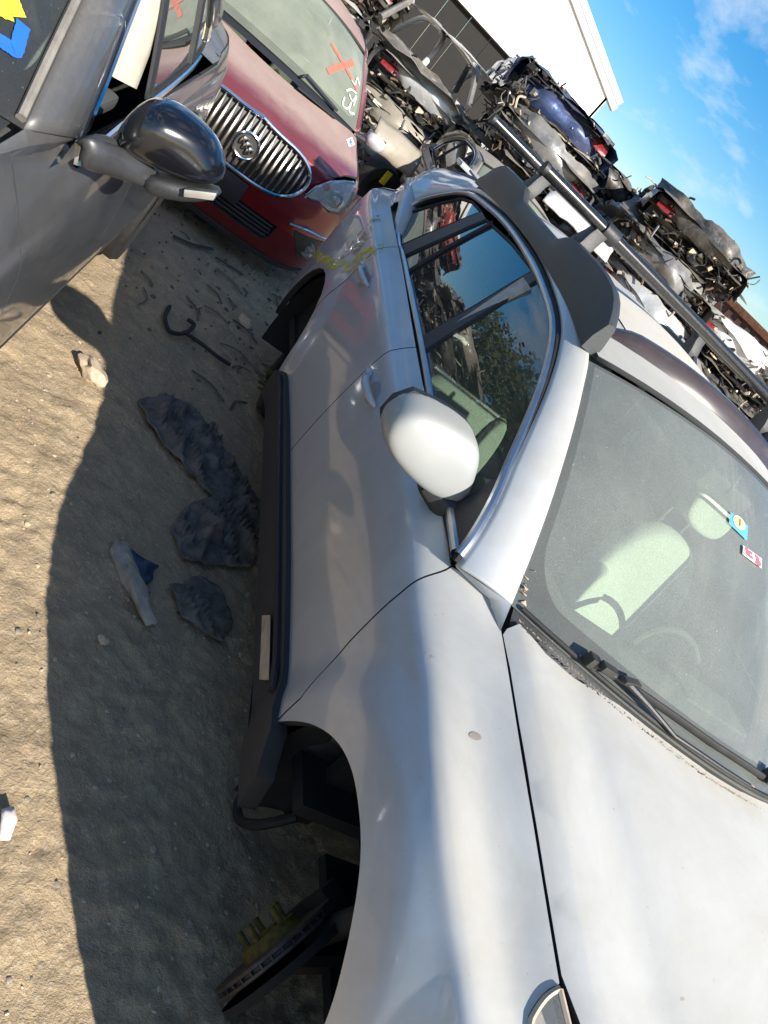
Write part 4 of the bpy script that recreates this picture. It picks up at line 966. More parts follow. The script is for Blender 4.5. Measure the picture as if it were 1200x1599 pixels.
        if near or not o.get('simple'):
            handle(c, sd, xb+.17, fd, z=zb(xb)-.14, mat=o.get('hm', 'silver')); handle(c, sd, xe+.17, rd, z=zb(xe)-.14, mat=o.get('hm', 'silver'))
        if o.get('wheels', True):
            for x in (0, c.p['rx']): wheel('wheel', (x, sd*(.80), .325), root, r=.325, sd=sd)
        for x in (0, c.p['rx']):
            V = []; F = []
            for y in (.87, .5):
                for i in range(17): a = math.radians(-10+200*i/16); V.append((x+.39*math.cos(a), sd*y, .34+.39*math.sin(a)))
            for i in range(16): F.append((i, i+1, 18+i, 17+i))
            F.append(tuple(17+i for i in range(17))); mesh_obj('wheel_well', V, F, M['void'], root)
    # roof, windshield, hood
    x0 = c.wind(np.array([0.0]), np.array([1.0]))[0][0]; pr_ = c.p['roof']; yd = lambda x: float(pchip(pr_['x'], pr_['yd'], x))-.01
    xe_ = [x for x in np.linspace(o['roofend'], x0-.16, 10)]
    fr = [tuple(c.wind(np.array([a]), np.array([1.0]))[0][:2]+np.array([-.012, 0])) for a in np.linspace(-.95, .95, 11)]
    patch('roof_panel', [(x, -yd(x)) for x in xe_]+fr+[(x, yd(x)) for x in xe_[::-1]], c.roof, o.get('roofmat', mat), root, (.09, .09))
    ws = patch('windshield', [(-1, 0), (1, 0), (1, 1), (-1, 1)], c.wind, o['ws'], root, (.08, .08), off=-.004, skirt=0, uvfn=lambda q: (float(q[0]), float(q[1])))
    ed = [(float(c.wind(np.array([a]), np.array([0.0]))[0][0])+.05, float(c.wind(np.array([a]), np.array([0.0]))[0][1])) for a in np.linspace(-.96, .96, 15)]
    gy = lambda x: float(pchip(c.xs, c.rows[-1][0], x))-.006
    hd = [(x, -gy(x)) for x in (o['hlx'], .15, 0, -.15, -.28)]
    nose = [(x, y) for x, y in o['nose']]; nose = nose+[(x, -y) for x, y in nose[::-1] if y > .01]
    hood = patch('hood', hd+ed+[(x, -y) for x, y in hd[::-1]]+nose, c.hood, mat, root, (.05, .05))
    Wb = c.wind(np.linspace(-.97, .97, 21), np.full(21, .02)); V = []; F = []
    for p in Wb: V += [p+np.array([-.01, 0, -.014]), p+np.array([.085, 0, -.055])]
    for i in range(20): F.append((2*i, 2*i+1, 2*i+3, 2*i+2))
    mesh_obj('cowl', V, F, M['plastic'], root)
    V = []; F = []; xr_ = np.linspace(o['wx'][3]+.05, o['xt']-.04, 8)
    for x in xr_:
        p = c.side(1)(np.array([x]), np.array([6.65]))[0]; V += [(x, -p[1], p[2]-.003), (x, 0, p[2]+.0), (x, p[1], p[2]-.003)]
    for i in range(7):
        for j in range(2): q = i*3+j; F.append((q, q+3, q+4, q+1))
    mesh_obj('rear_deck', V, F, mat, root, smooth=True)
    # rear end and cabin
    Rr = lambda y, z: c.rear(y, z); Rr.flip = True
    zt_ = float(c.p['rear']['z'][-1]); patch('rear_panel', [(-.70, .3), (.70, .3), (.66, zt_), (-.66, zt_)], Rr, mat, root, (.1, .1))
    re = c.ditch(o['roofend'], 1); ge = o['glassend']
    V = []; F = []
    for t in np.linspace(0, 1, 6):
        for y in np.linspace(-1, 1, 9):
            top = c.roof(np.array([o['roofend']]), np.array([y*(re[1]-.01)]))[0]; bot = np.array([ge, y*(.60), zt_]); p = top*(1-t)+bot*t; V.append(p+np.array([-.03*4*t*(1-t), 0, .03*4*t*(1-t)]))
    for i in range(5):
        for j in range(8): q = i*9+j; F.append((q, q+9, q+10, q+1))
    mesh_obj('rear_window', V, F, M['glass_tint'], root, smooth=True)
    if ge > xt_of(c)+.15:
        z0_ = zt_; mesh_obj('trunk_lid', [(ge+.01, -.66, z0_-.004), (ge+.01, .66, z0_-.004), (c.rear(np.array([0.]), np.array([z0_]))[0][0]+.02, .60, z0_-.02), (c.rear(np.array([0.]), np.array([z0_]))[0][0]+.02, -.60, z0_-.02)], [(0, 1, 2, 3)], mat, root)
    it = MB().box((-1.9, 0, .34), (3.2, 1.5, .04)).box((-.33, 0, .62), (.04, 1.4, .5))
    for sd in (-1, 1): it.box((-1.95, sd*.765, .62), (2.8, .02, .56))
    it.build('cabin_floor', M['void'], root)
    MB().box((-.62, 0, .86), (.42, 1.46, .20)).build('dashboard', M['dash'], root, bevel=.04)
    for x, y in ((-1.35, -.36), (-1.35, .36)): seat(x, y, .5, root, o.get('seatmat', 'seat_dark'), .34)
    return hood, ws
def xt_of(c): return c.x0
def simple_mirror(root, c, sd, mat, x=-.62, z=1.04, y=.92):
    mr = empty('side_mirror', (0, 0, 0)); mr.parent = root
    o = MB().box((x-.02, sd*(y+.06), z), (.13, .22, .14)).build('mirror_cap', mat, mr, sub=2); MB().tube([(x-.02, sd*(y-.12), z-.06), (x, sd*(y-.02), z-.045)], .028, 8).build('mirror_stalk', M['plastic'], mr, smooth=True)
    MB().box((x-.078, sd*(y+.06), z), (.006, .17, .10)).build('mirror_glass', M['chrome'], mr); return mr

# ------------------------------------------------------------------ dark grey sedan, left foreground
DK = Car((-.534, -2.807, .054), math.radians(-5.5), spec(w=.905, hood7=([.93, .6, .3, 0, -.35], [.70, .80, .865, .915, .975]), hoody=([.93, .6, .3, 0, -.35], [.5, .66, .72, .745, .745]), prof=[-.05, -.02, -.02, -.035, -.062, -.088],
    belt=([.93, .6, .3, 0, -.42, -.7, -1.2, -2.5, -3.3, -3.6], [.70, .78, .83, .87, .895, .915, .95, 1.01, 1.05, 1.05]),
    wind=dict(base=(-.27, .735, 1.025, .27, .03), top=(-1.02, .565, 1.43, .14, .07), bulge=.03),
    roof=dict(x=[-3.6, -3.0, -2.6, -2.0, -1.5, -1.0], z=[1.22, 1.38, 1.43, 1.46, 1.46, 1.43], crown=.07, yd=[.50, .54, .555, .565, .57, .565]),
    house=dict(x=[-3.7, -3.0, -2.2, -1.4, -.6, -.2], y=[.62, .72, .775, .79, .80, .78], z0=.95, k=.34, k2=.16),
    front=dict(z=[.2, .45, .7, .85], x=[.84, .90, .88, .80], c=.36, e=3.0), rear=dict(z=[.3, .6, 1.0], x=[-3.70, -3.74, -3.66], c=.3, e=3.5), rtail=-3.55))
dk = empty('sedan', tuple(DK.loc), DK.yaw, label='dark grey sedan with an open front window and blue marker on its windshield', cat='car')
DKO = dict(near=1, xd=-.50, xb=-1.52, xe=-2.42, xt=-3.60, hlx=.34, wx=(-.78, -1.56, -2.35, -2.85), top=[(-.78, .955), (-.95, 1.09), (-1.15, 1.24), (-1.4, 1.355), (-1.7, 1.40), (-2.2, 1.385), (-2.6, 1.27), (-2.87, 1.09)],
    roofend=-2.65, glassend=-3.2, ws=M['glass_dark'], nose=[(.62, .60), (.78, .42), (.84, .2), (.86, 0)], hm='dark', open=('front_door_glass',), trim=M['chrome'], trimr=.009, g2='glass_side')
dhood, dws = common(DK, dk, M['dark'], DKO)
Fz = DK.front
patch('front_bumper', [(-.80, .22), (.80, .22), (.83, .62), (.6, .66), (-.6, .66), (-.83, .62)], Fz, M['dark'], dk, (.08, .08)); patch('grille', [(-.5, .665), (.5, .665), (.45, .78), (-.45, .78)], Fz, M['grille_dark'], dk, (.08, .08))
for sd in (-1, 1):
    patch('bumper_corner', [(.485, 1.8), (.565, 3.6), (.60, 4.3), (.93, 4.6), (.93, .3), (.44, .2)], DK.side(sd), M['dark'], dk, (.05, .2)); h = patch('headlight', [(.36, 6.9), (.41, 5.7), (.58, 4.6), (.93, 4.9), (.90, 6.9), (.6, 6.95)], DK.side(sd), M['reflector'], dk, (.05, .2), off=.002)
# near mirror, from its outline in the plane across the car
def plane_pts(c, pts, xl):
    """points of the vertical plane x = xl of a car that lie in given viewing directions"""
    cy, sy = math.cos(c.yaw), math.sin(c.yaw); n = np.array([cy, sy, 0]); out = []
    for px, py in pts:
        d = (px-600)/FPX*CR-(py-799.5)/FPX*CU+CF; t = (xl-(CAM-c.loc)@n)/(d@n); p = CAM+t*d-c.loc; out.append((cy*p[0]+sy*p[1], -sy*p[0]+cy*p[1], p[2]))
    return out
mr = empty('side_mirror', (0, 0, 0)); mr.parent = dk
cap = plane_pts(DK, [(186, 216), (203, 180), (240, 152), (272, 158), (312, 190), (338, 222), (347, 258), (342, 290), (300, 283), (240, 256), (203, 234)], -.87)
cp = np.array(cap); cc = cp.mean(0)
rg = lambda x, k, dz=0: [(x+(p[1]-cc[1])*-.18, cc[1]+(p[1]-cc[1])*k, cc[2]+(p[2]-cc[2])*k+dz) for p in cp]
V, F = loft([rg(-.905, 1.05), rg(-.895, 1.07), rg(-.86, 1.06), rg(-.82, .97), rg(-.79, .76), rg(-.772, .40)]); MB().add(V, F).build('mirror_cap', M['black_cap'], mr, sub=2)
lw = plane_pts(DK, [(232, 262), (300, 290), (341, 296), (334, 313), (290, 314), (240, 302), (230, 290)], -.865); lp = np.array(lw); lc = lp.mean(0)
rl = lambda x, k: [(x+(p[1]-lc[1])*-.18, lc[1]+(p[1]-lc[1])*k, lc[2]+(p[2]-lc[2])*k) for p in lp]
V, F = loft([rl(-.93, 1.05), rl(-.90, 1.15), rl(-.85, 1.12), rl(-.82, .95)]); MB().add(V, F).build('mirror_base', M['plastic'], mr, sub=1)
tsg = plane_pts(DK, [(289, 294), (340, 300), (335, 312), (288, 306)], -.815); V, F = loft([[(x-.02, y, z) for x, y, z in tsg], [(x+.012, y, z) for x, y, z in tsg]]); MB().add(V, F).build('turn_signal', M['reflector'], mr, bevel=.003)
arm0 = plane_pts(DK, [(90, 225), (140, 185), (150, 235), (105, 270)], -.70); arm1 = plane_pts(DK, [(165, 222), (185, 214), (203, 266), (172, 270)], -.80); arm2 = plane_pts(DK, [(250, 245), (262, 262), (252, 312), (232, 300)], -.87)
V = []; F = []
for ring in (arm0, arm1, arm2):
    for (x, y, z) in ring: V.append((x+.02, y, z))
    for (x, y, z) in ring[::-1]: V.append((x-.035, y, z))
for i in range(2):
    for k in range(8): F.append((i*8+k, i*8+(k+1) % 8, (i+1)*8+(k+1) % 8, (i+1)*8+k))
F += [tuple(range(8)), tuple(16+k for k in range(8))]
MB().add(V, F).build('mirror_arm', plain('charcoal_arm', (.035, .035, .037), .4, coat=.4), mr, smooth=True, sub=2)
V = [(x-.03, y, z) for x, y, z in rg(-.905, .9)]; MB().add(V, [tuple(range(len(V)))]).build('mirror_glass', M['chrome'], mr)
simple_mirror(dk, DK, -1, M['black_cap'], x=-.85, z=1.06, y=.96)
# cream pillar trim, seat back and wheel seen through the open window
P = [Vector((-1.50, .70, .98)), Vector((-1.53, .66, 1.15)), Vector((-1.56, .58, 1.38))]; MB().tube(P, [.055, .06, .07], 10, flat=.55).build('inner_pillar', M['beige_trim'], dk, smooth=True)
MB().box((-1.05, .705, .935), (.75, .05, .05)).build('door_top_trim', M['dash'], dk, bevel=.015)
MB().box((-2.2, 0, 1.35), (1.5, .95, .012)).build('headliner', M['headliner'], dk)
for sd in (1,):
    stroke('marker_stroke', DK.wind, DK.atW([(-4, 62), (12, 72), (24, 79), (30, 60), (36, 38)]), .030, M['blue'], dws, off=.003, jit=.05)
    stroke('marker_stroke', DK.wind, DK.atW([(-4, 6), (6, 13), (16, 16)]), .045, M['yellow'], dws, off=.003, jit=.06); stroke('marker_stroke', DK.wind, DK.atW([(14, -12), (22, 8), (30, 28)]), .03, M['yellow'], dws, off=.004, jit=.06)
# grey moulding along the pillar
a_ = np.full(14, .985); P = [Vector(p)+Vector((.004, 0, .004)) for p in DK.wind(a_, np.linspace(.02, 1, 14))]; MB().tube(P, .011, 8, flat=1.3).build('pillar_moulding', plain('taupe_moulding', (.20, .18, .155), .6), dk, smooth=True)

# ------------------------------------------------------------------ red crossover, facing the camera
RD = Car((-5.33, -1.403, -.083), math.radians(2.6), spec(w=.925, belt=([.93, .6, .3, 0, -.42, -.7, -1.2, -2.5, -3.5, -3.8], [.83, .88, .92, .96, 1.00, 1.02, 1.05, 1.10, 1.16, 1.16]),
    hood7=([.93, .8, .6, .3, 0, -.35], [.70, .80, .885, .95, 1.0, 1.07]), hoody=([.93, .6, .3, 0, -.35], [.56, .74, .80, .79, .77]),
    wind=dict(base=(-.06, .745, 1.14, .27, .05), top=(-.90, .60, 1.575, .14, .085), bulge=.03),
    roof=dict(x=[-3.8, -3.4, -3.0, -2.4, -1.8, -1.3, -.9], z=[1.46, 1.54, 1.60, 1.655, 1.67, 1.64, 1.58], crown=.085, yd=[.52, .545, .56, .58, .59, .60, .60]),
    house=dict(x=[-3.8, -3.0, -2.2, -1.4, -.6, -.2], y=[.66, .76, .79, .80, .81, .79], z0=1.05, k=.30, k2=.16),
    front=dict(z=[.18, .30, .45, .62, .78, .92, 1.0], x=[.84, .90, .935, .935, .915, .87, .82], c=.52, e=3.2), rear=dict(z=[.3, .6, 1.15], x=[-3.76, -3.8, -3.74], c=.3, e=3.5), rtail=-3.6, wb=2.75))
RD.p['front']['c'] = .30; RD.p['front']['e'] = 2.6
def rd_front(Y, Z):
    Y = np.asarray(Y, float); Z = np.asarray(Z, float); p = RD.p['front']; a = np.abs(Y/.9); return np.stack([pchip(p['z'], p['x'], Z)-.20*a**2-.26*a**9, Y, Z], 1)
RD.front = rd_front
rd = empty('crossover', tuple(RD.loc), RD.yaw, label='dusty dark red crossover facing the camera with a red X on its windshield', cat='car')
rhood, rws = common(RD, rd, M['red'], dict(near=1, xd=-.52, xb=-1.55, xe=-2.5, xt=-3.66, hlx=.36, fx=.455, wx=(-.66, -1.58, -2.42, -3.2), top=[(-.66, 1.04), (-.9, 1.21), (-1.15, 1.38), (-1.45, 1.485), (-1.8, 1.53), (-2.4, 1.52), (-2.9, 1.44), (-3.22, 1.28)],
    roofend=-3.35, glassend=-3.62, ws=M['glass_red'], nose=[(.50, .69), (.66, .60), (.74, .50), (.83, .3), (.86, .12), (.865, 0)], simple=True, hm='mid', trim=M['chrome']))
F_ = RD.front
def sym(pts): return [(abs(y), z) for y, z in pts]+[(-abs(y), z) for y, z in pts[::-1]]
gl_ = RD.atF([(385, 174), (434, 208), (473, 242), (487, 274), (474, 298), (442, 309), (404, 293), (372, 272)])
gz = [(max(.0, y), z) for y, z in gl_]; gz[0] = (.0, gz[1][1]+.015); gz[-1] = (.0, gz[-2][1]-.006)
grl = [(0, gz[0][1])]+[p for p in gz[1:-1]]+[(0, gz[-1][1])]
gq = smooth_poly([(0, grl[0][1])]+grl[1:-1]+[(0, grl[-1][1])], 2); grl = [(float(a), float(b)) for a, b in gq]
gout = grl[:-1]+[(0.0, grl[-1][1])]+[(-y, z) for y, z in grl[1:-1][::-1]]
grille = patch('grille', gout, F_, M['grille_dark'], rd, (.05, .05), off=-.03, skirt=0)
P = [Vector(p) for p in on(F_, densify(gout, .04), .008)]; P.append(P[0]); MB().tube(P, .017, 8, False, flat=.8).build('grille_surround', M['chrome'], grille, smooth=True)
ti = int(np.argmax([p[0] for p in grl])); ztop = lambda y: float(np.interp(abs(y), [p[0] for p in grl[:ti+1]], [p[1] for p in grl[:ti+1]])); lowp = grl[ti:][::-1]; zlow = lambda y: float(np.interp(abs(y), [p[0] for p in lowp], [p[1] for p in lowp]))
for k in range(-11, 12):
    y = k*.0405
    a, b_ = zlow(y)+.014, ztop(y)-.014
    if b_-a < .03: continue
    zz = np.linspace(a, b_, 9); P = [Vector(p) for p in on(F_, [(y, z) for z in zz], 0)]; P = [p+Vector((-.012+.022*math.sin(PI*i/8), 0, 0)) for i, p in enumerate(P)]
    MB().tube(P, [.006, .008, .010, .011, .0115, .011, .010, .008, .006], 6).build('grille_bar', M['grille_bar'], grille, smooth=True)
patch('front_panel', [(-.86, .72), (.86, .72), (.84, .93), (.5, .90), (-.5, .90), (-.84, .93)], F_, M['red'], rd, (.06, .06), off=-.045, skirt=0)
# badge: ring with three slanted shields
bc = np.array(on(F_, [(0, .735)], .035)[0]); 
bd = MB(); P = [Vector(bc)+Vector((0, .077*math.cos(a), .077*math.sin(a))) for a in np.linspace(0, 2*PI, 41)]; bdg = bd.tube(P, .009, 8, False).build('badge', M['chrome'], rd, smooth=True)
MB().lathe([(0, .0), (.070, .0), (.072, -.012)], bc-np.array([.004, 0, 0]), 'X', 32).build('badge_backing', M['grille_dark'], bdg, smooth=True)
for k, (dy, dz) in enumerate(((-.030, .017), (0, 0), (.030, -.017))):
    sh = [(-.020, .028), (.020, .028), (.021, .0), (.012, -.022), (0, -.032), (-.012, -.022), (-.021, 0)]; s_ = .95
    q = MB().prism([(u*s_+v*.35, v*s_) for u, v in sh], 1, lambda u, v, w_, dy=dy, dz=dz: (bc[0]+.006+.010*w_, bc[1]+dy+u, bc[2]+dz+v)); q.build('badge_shield', M['chrome'], bdg, bevel=.002)
    MB().tube([(bc[0]+.019, bc[1]+dy-.012, bc[2]+dz+.016), (bc[0]+.019, bc[1]+dy+.010, bc[2]+dz-.014)], .004, 6).build('shield_stripe', M['grille_dark'], bdg)
# bumper in red round the grille: lower band and the shoulders beside it
edge_lo = [(y, z) for y, z in grl[3:]]
def off_(pts, k=1.0): return pts
hl_px = [(478, 306), (495, 292), (519, 283), (543, 282), (557, 284)]; hlow_px = [(556, 300), (545, 322), (533, 334), (514, 330), (500, 315), (488, 312)]
hT = RD.atF(hl_px); hB = RD.atF(hlow_px); hT = [(min(.87, y), z) for y, z in hT]; hB = [(min(.87, y), z) for y, z in hB]
for sd in (-1, 1):
    h_o = [(sd*y, z) for y, z in hT+hB]; fwd = hT[0]
    hl_ = patch('headlight', h_o if sd > 0 else h_o[::-1], F_, M['lens'], rd, (.05, .05), off=.012, skirt=0)
    patch('headlight_housing', h_o if sd > 0 else h_o[::-1], F_, plain('headlight_housing', (.72, .72, .70), .4, .0, var=.3, scale=40), hl_, (.05, .05), off=-.022, skirt=0)
    cy_ = sd*(hT[2][0]*.5+hB[2][0]*.5); cz_ = (hT[2][1]+hB[2][1])/2
    c0 = on(F_, [(cy_, cz_-.01)], -.006)[0]; MB().lathe([(.055, -.014), (.058, .0), (.048, .004), (.044, -.004), (.036, -.004), (.030, .012), (.0, .020)], c0, 'X', 24).build('projector_lens', M['reflector'], hl_, smooth=True)
    c1 = on(F_, [(cy_-sd*.10, cz_+.02)], -.012)[0]; MB().lathe([(.0, .006), (.018, .004), (.026, -.010)], c1, 'X', 16).build('amber_bulb', M['amber'], hl_, smooth=True)
    P = [Vector(p) for p in on(F_, [(sd*y, z-.012) for y, z in hT], .0)]; MB().tube(P, .006, 6).build('headlight_strip', M['chrome'], hl_, smooth=True)
# red skin: from the grille outwards, under the headlights, down to the lip
fog = RD.atF([(459, 359), (506, 377), (492, 403), (463, 397)])
ylow = .44
bp = []
gs = [p for p in grl if p[0] > 0.001]
tipi = int(np.argmax([p[0] for p in gs]))
right = [(p[0]+.014, p[1]) for p in gs[tipi:]]; right[-1] = (right[-1][0], right[-1][1]-.012)
outl = [(0.0, grl[-1][1]-.02)]+[(y, z-.012) for y, z in right[::-1]]+[(hT[0][0]-.012, hT[0][1]-.004)]+[(y, z-.008) for y, z in hB[::-1]]+[(.885, hB[0][1]-.03), (.90, .55), (.90, .38), (.86, .27), (.7, .235), (.45, .225), (0, .225)]
cut_lower = [(.0, .30), (.40, .31), (.445, .345), (.45, .42), (.40, .445), (0, .445)]
top_part = [outl[0]]+outl[1:-6]+[(.90, .55), (.90, .45), (.46, .45), (0, .45)]
both = lambda pts: pts+[(-y, z) for y, z in pts[::-1] if y > .001]
patch('front_bumper', both([p for p in top_part if True]), F_, M['red'], rd, (.05, .05), skirt=.03)
patch('bumper_lip', both([(0, .30), (.41, .31), (.455, .35), (.46, .447), (.90, .447), (.90, .38), (.86, .27), (.7, .235), (.45, .225), (0, .225)][::-1]) if False else [(.455, .447), (.90, .447), (.90, .38), (.86, .27), (.7, .235), (.45, .225), (-.45, .225), (-.7, .235), (-.86, .27), (-.90, .38), (-.90, .447), (-.455, .447), (-.45, .35), (-.41, .31), (.41, .31), (.45, .35)], F_, M['red'], rd, (.05, .05), skirt=.03)
patch('lip_edge', [(-.84, .245), (-.6, .19), (.6, .19), (.84, .245), (.6, .222), (-.6, .222)], F_, M['cladding'], rd, (.05, .03), off=.012)
lg = patch('lower_grille', [(-.45, .445), (-.44, .35), (-.40, .315), (.40, .315), (.44, .35), (.45, .445)], F_, M['void'], rd, (.06, .06), off=-.04, skirt=0)
for z in (.34, .368, .396, .424): MB().tube([Vector(p) for p in on(F_, [(y, z) for y in np.linspace(-.43, .43, 14)], -.012)], .007, 6).build('lower_grille_bar', M['cladding'], lg, smooth=True)
for sd in (-1, 1):
    fo = [(sd*y, z) for y, z in fog]; fo = fo if sd > 0 else fo[::-1]
    fg = patch('fog_lamp', fo, F_, M['grille_dark'], rd, (.05, .05), off=.006, skirt=.02); fc = np.mean(np.array(fo), 0)
    c0 = on(F_, [tuple(fc)], .012)[0]; MB().lathe([(.058, -.006), (.058, .010), (.048, .010), (.046, -.002), (.034, .0), (.028, .010), (.0, .014)], c0, 'X', 24).build('fog_lens', M['reflector'], fg, smooth=True)
    st_ = RD.atF([(450, 350), (478, 360), (507, 375)]); MB().tube([Vector(p) for p in on(F_, [(sd*y, z+.012) for y, z in st_], .012)], [.008, .011, .008], 8).build('fog_lamp_trim', M['chrome'], fg, smooth=True)
    patch('bumper_corner', [(.46, 4.6), (.50, 4.6), (.50, .3), (.44, .2), (.46, 1.6)], RD.side(sd), M['red'], rd, (.03, .2), off=-.006)
    patch('headlight_wing', [(.375, 6.9), (.40, 5.9), (.46, 5.0), (.52, 5.2), (.54, 6.5), (.5, 6.95)], RD.side(sd), M['lens'], rd, (.05, .2), off=-.004, skirt=0)
pb = RD.atF([(349, 264), (389, 299), (372, 333), (338, 312)]); py_ = [p[0] for p in pb]; zc = sum(p[1] for p in pb)/4
MB().box((.955, .0, .485), (.02, .30, .15)).build('plate_bracket', M['plastic'], rd, bevel=.01)
SMX = smudge('smeared_red_pencil', (.60, .18, .13), 30, .26, .46)
simple_mirror(rd, RD, 1, M['silver'], x=-.62, z=1.10, y=.93); simple_mirror(rd, RD, -1, M['silver'], x=-.62, z=1.10, y=.93)
for pxs in ([(518, 68), (530, 88), (545, 114), (558, 140)], [(512, 112), (525, 106), (540, 102), (553, 98)]): stroke('marker_stroke', RD.wind, RD.atW(pxs), .046, SMX, rws, off=.003, jit=.05)
for pxs in ([(538, 152), (535, 164), (543, 170), (548, 160), (545, 174), (553, 178)], [(545, 147), (550, 158), (556, 150), (552, 165)], [(549, 125), (554, 132), (558, 122), (561, 134)], [(541, 142), (548, 140), (556, 146)]): stroke('marker_stroke', RD.wind, RD.atW(pxs), .014, M['whitemark'], rws, off=.004)
wq = RD.atW([(462, 136), (468, 124), (476, 121), (492, 140), (519, 184)]); wq = [(a, max(-.02, v)) for a, v in wq]
MB().tube([Vector(p) for p in on(RD.wind, wq, .03)], .011, 8).build('wiper_arm', M['plastic'], rd, smooth=True)
wb_ = RD.atW([(463, 138), (490, 160), (522, 186)]); MB().tube([Vector(p) for p in on(RD.wind, wb_, .015)], .007, 6).build('wiper_blade', M['rubber'], rd, smooth=True)
lb = RD.atH([(541, 218), (550, 214), (554, 226), (545, 230)]); lab = patch('hood_label', lb, RD.hood, plain('label_paper', (.72, .74, .76), .6), rd, (.05, .05), off=.002, skirt=0)
lbc = np.array(lb).mean(0); stroke('label_figure', RD.hood, [tuple(lbc+np.array(v)*np.array([1., 1.])) for v in ((.02, -.012), (.03, .0), (.02, .012), (0, 0), (-.02, -.012), (-.03, 0), (-.02, .012), (0, 0), (.02, -.012))], .008, M['blue'], lab, off=.004)

# ------------------------------------------------------------------ grey hatchback behind the wagon
GY = Car((-7.0, 1.52, -.02), math.radians(-3), spec(w=.88, wind=dict(base=(-.15, .70, 1.06, .26, .05), top=(-.95, .575, 1.50, .14, .08), bulge=.03), roof=dict(x=[-3.7, -3.2, -2.6, -2.0, -1.5, -.95], z=[1.36, 1.46, 1.52, 1.55, 1.55, 1.51], crown=.08, yd=[.50, .53, .55, .565, .57, .575]),
    house=dict(x=[-3.7, -3.0, -2.2, -1.4, -.6, -.2], y=[.62, .72, .76, .775, .78, .76], z0=.98, k=.30, k2=.16), front=dict(z=[.2, .45, .7, .9], x=[.84, .90, .88, .80], c=.36, e=3.0), rear=dict(z=[.3, .6, 1.08], x=[-3.66, -3.7, -3.64], c=.3, e=3.5), rtail=-3.5))
gy = empty('hatchback', tuple(GY.loc), GY.yaw, label='dusty grey hatchback with missing wheels, parked behind the silver wagon', cat='car')
common(GY, gy, M['mid'], dict(near=-1, xd=-.5, xb=-1.5, xe=-2.4, xt=-3.56, hlx=.34, wx=(-.62, -1.5, -2.3, -3.0), top=[(-.62, 1.0), (-.85, 1.14), (-1.1, 1.30), (-1.4, 1.40), (-1.8, 1.43), (-2.3, 1.42), (-2.7, 1.35), (-3.02, 1.2)],
    roofend=-3.25, glassend=-3.5, ws=M['glass_red'], nose=[(.62, .60), (.78, .42), (.84, .2), (.86, 0)], simple=True, hm='mid', wheels=False))
patch('front_bumper', [(-.80, .22), (.80, .22), (.83, .62), (.6, .72), (-.6, .72), (-.83, .62)], GY.front, M['mid'], gy, (.08, .08))
for sd in (-1, 1):
    patch('headlight', [(.36, 6.9), (.41, 5.7), (.58, 4.6), (.93, 4.9), (.90, 6.9), (.6, 6.95)], GY.side(sd), M['reflector'], gy, (.05, .2), off=.002); patch('bumper_corner', [(.485, 1.8), (.565, 3.6), (.60, 4.3), (.93, 4.6), (.93, .3), (.44, .2)], GY.side(sd), M['mid'], gy, (.05, .2))
    MB().lathe([(.0, sd*.05), (.06, sd*.05), (.14, sd*.01), (.14, -.03)], (0, sd*.72, .2), 'Y', 24).build('brake_drum', M['rust'], gy, smooth=True)
    simple_mirror(gy, GY, sd, M['mid'], x=-.66, z=1.04, y=.90)

# ================================================================== ground
gm, t, b = newmat('yard_dirt')
na = noise_node(t, .55, 6, .6); nb_ = noise_node(t, 9, 8, .65); nc = noise_node(t, 70, 5, .7)
c1 = ramp(t, na.outputs['Fac'], .35, .68, (.40, .30, .185, 1), (.53, .405, .255, 1)).outputs[0]
c2 = mixc(t, ramp(t, nb_.outputs['Fac'], .35, .7).outputs[0], c1, (.32, .245, .16, 1))
c3 = mixc(t, mth(t, 'MULTIPLY', ramp(t, nc.outputs['Fac'], .56, .66).outputs[0], .6), c2, (.56, .49, .39, 1))
nd = noise_node(t, 34, 6, .75); c3 = mixc(t, mth(t, 'MULTIPLY', ramp(t, nd.outputs['Fac'], .57, .68).outputs[0], .42), c3, (.15, .115, .08, 1))
t.links.new(c3, b.inputs['Base Color']); b.inputs['Roughness'].default_value = .95; b.inputs['Specular IOR Level'].default_value = .2
bn = t.nodes.new('ShaderNodeBump'); bn.inputs['Strength'].default_value = 1.0; bn.inputs['Distance'].default_value = .018
t.links.new(mth(t, 'ADD', mth(t, 'MULTIPLY', nc.outputs['Fac'], .5), nb_.outputs['Fac']), bn.inputs['Height']); t.links.new(bn.outputs[0], b.inputs['Normal'])
def gz_(x, y):
    p = Vector((x, y, 0)); h = noise.fractal(p*.7, 1.0, 2.0, 3)*.024+noise.fractal(p*3.1+Vector((5, 2, 1)), .9, 2.1, 5)*.012-abs(noise.noise(p*8.0))*.009-abs(noise.noise(p*17.0+Vector((3, 1, 0))))*.007+noise.fractal(p*26, .8, 2, 3)*.0045-abs(noise.noise(p*36.0))*.0035
    # tyre tread bars pressed along the lane and boot ripples
    for yc, ph in ((-1.62, 0), (-2.25, 1.3), (-1.12, 2.2)):
        d_ = abs(y-yc-.06*math.sin(x*.9+ph)); 
        if d_ < .13: h += -.010*(1-(d_/.13)**4)+.009*max(0, math.sin(x*62+(y-yc)*38*(1 if y > yc else -1)))*max(0, min(1, .5+2*noise.noise(p*.9)))*(1-(d_/.13)**4)
    if y < -.9: h += .004*math.sin(x*34+4*noise.noise(p*1.7))*max(0, noise.noise(p*1.3+Vector((3, 3, 0)))-.1)*2
    return h
XS = np.r_[np.arange(-8.0, -3.6, .035), np.arange(-3.6, 1.2, .0115), np.arange(1.2, 2.41, .04)]; YS = np.r_[np.arange(-3.6, -2.4, .04), np.arange(-2.4, -.42, .0115), np.arange(-.42, 1.41, .04)]
NX, NY = len(XS)-1, len(YS)-1
V = []; F = []
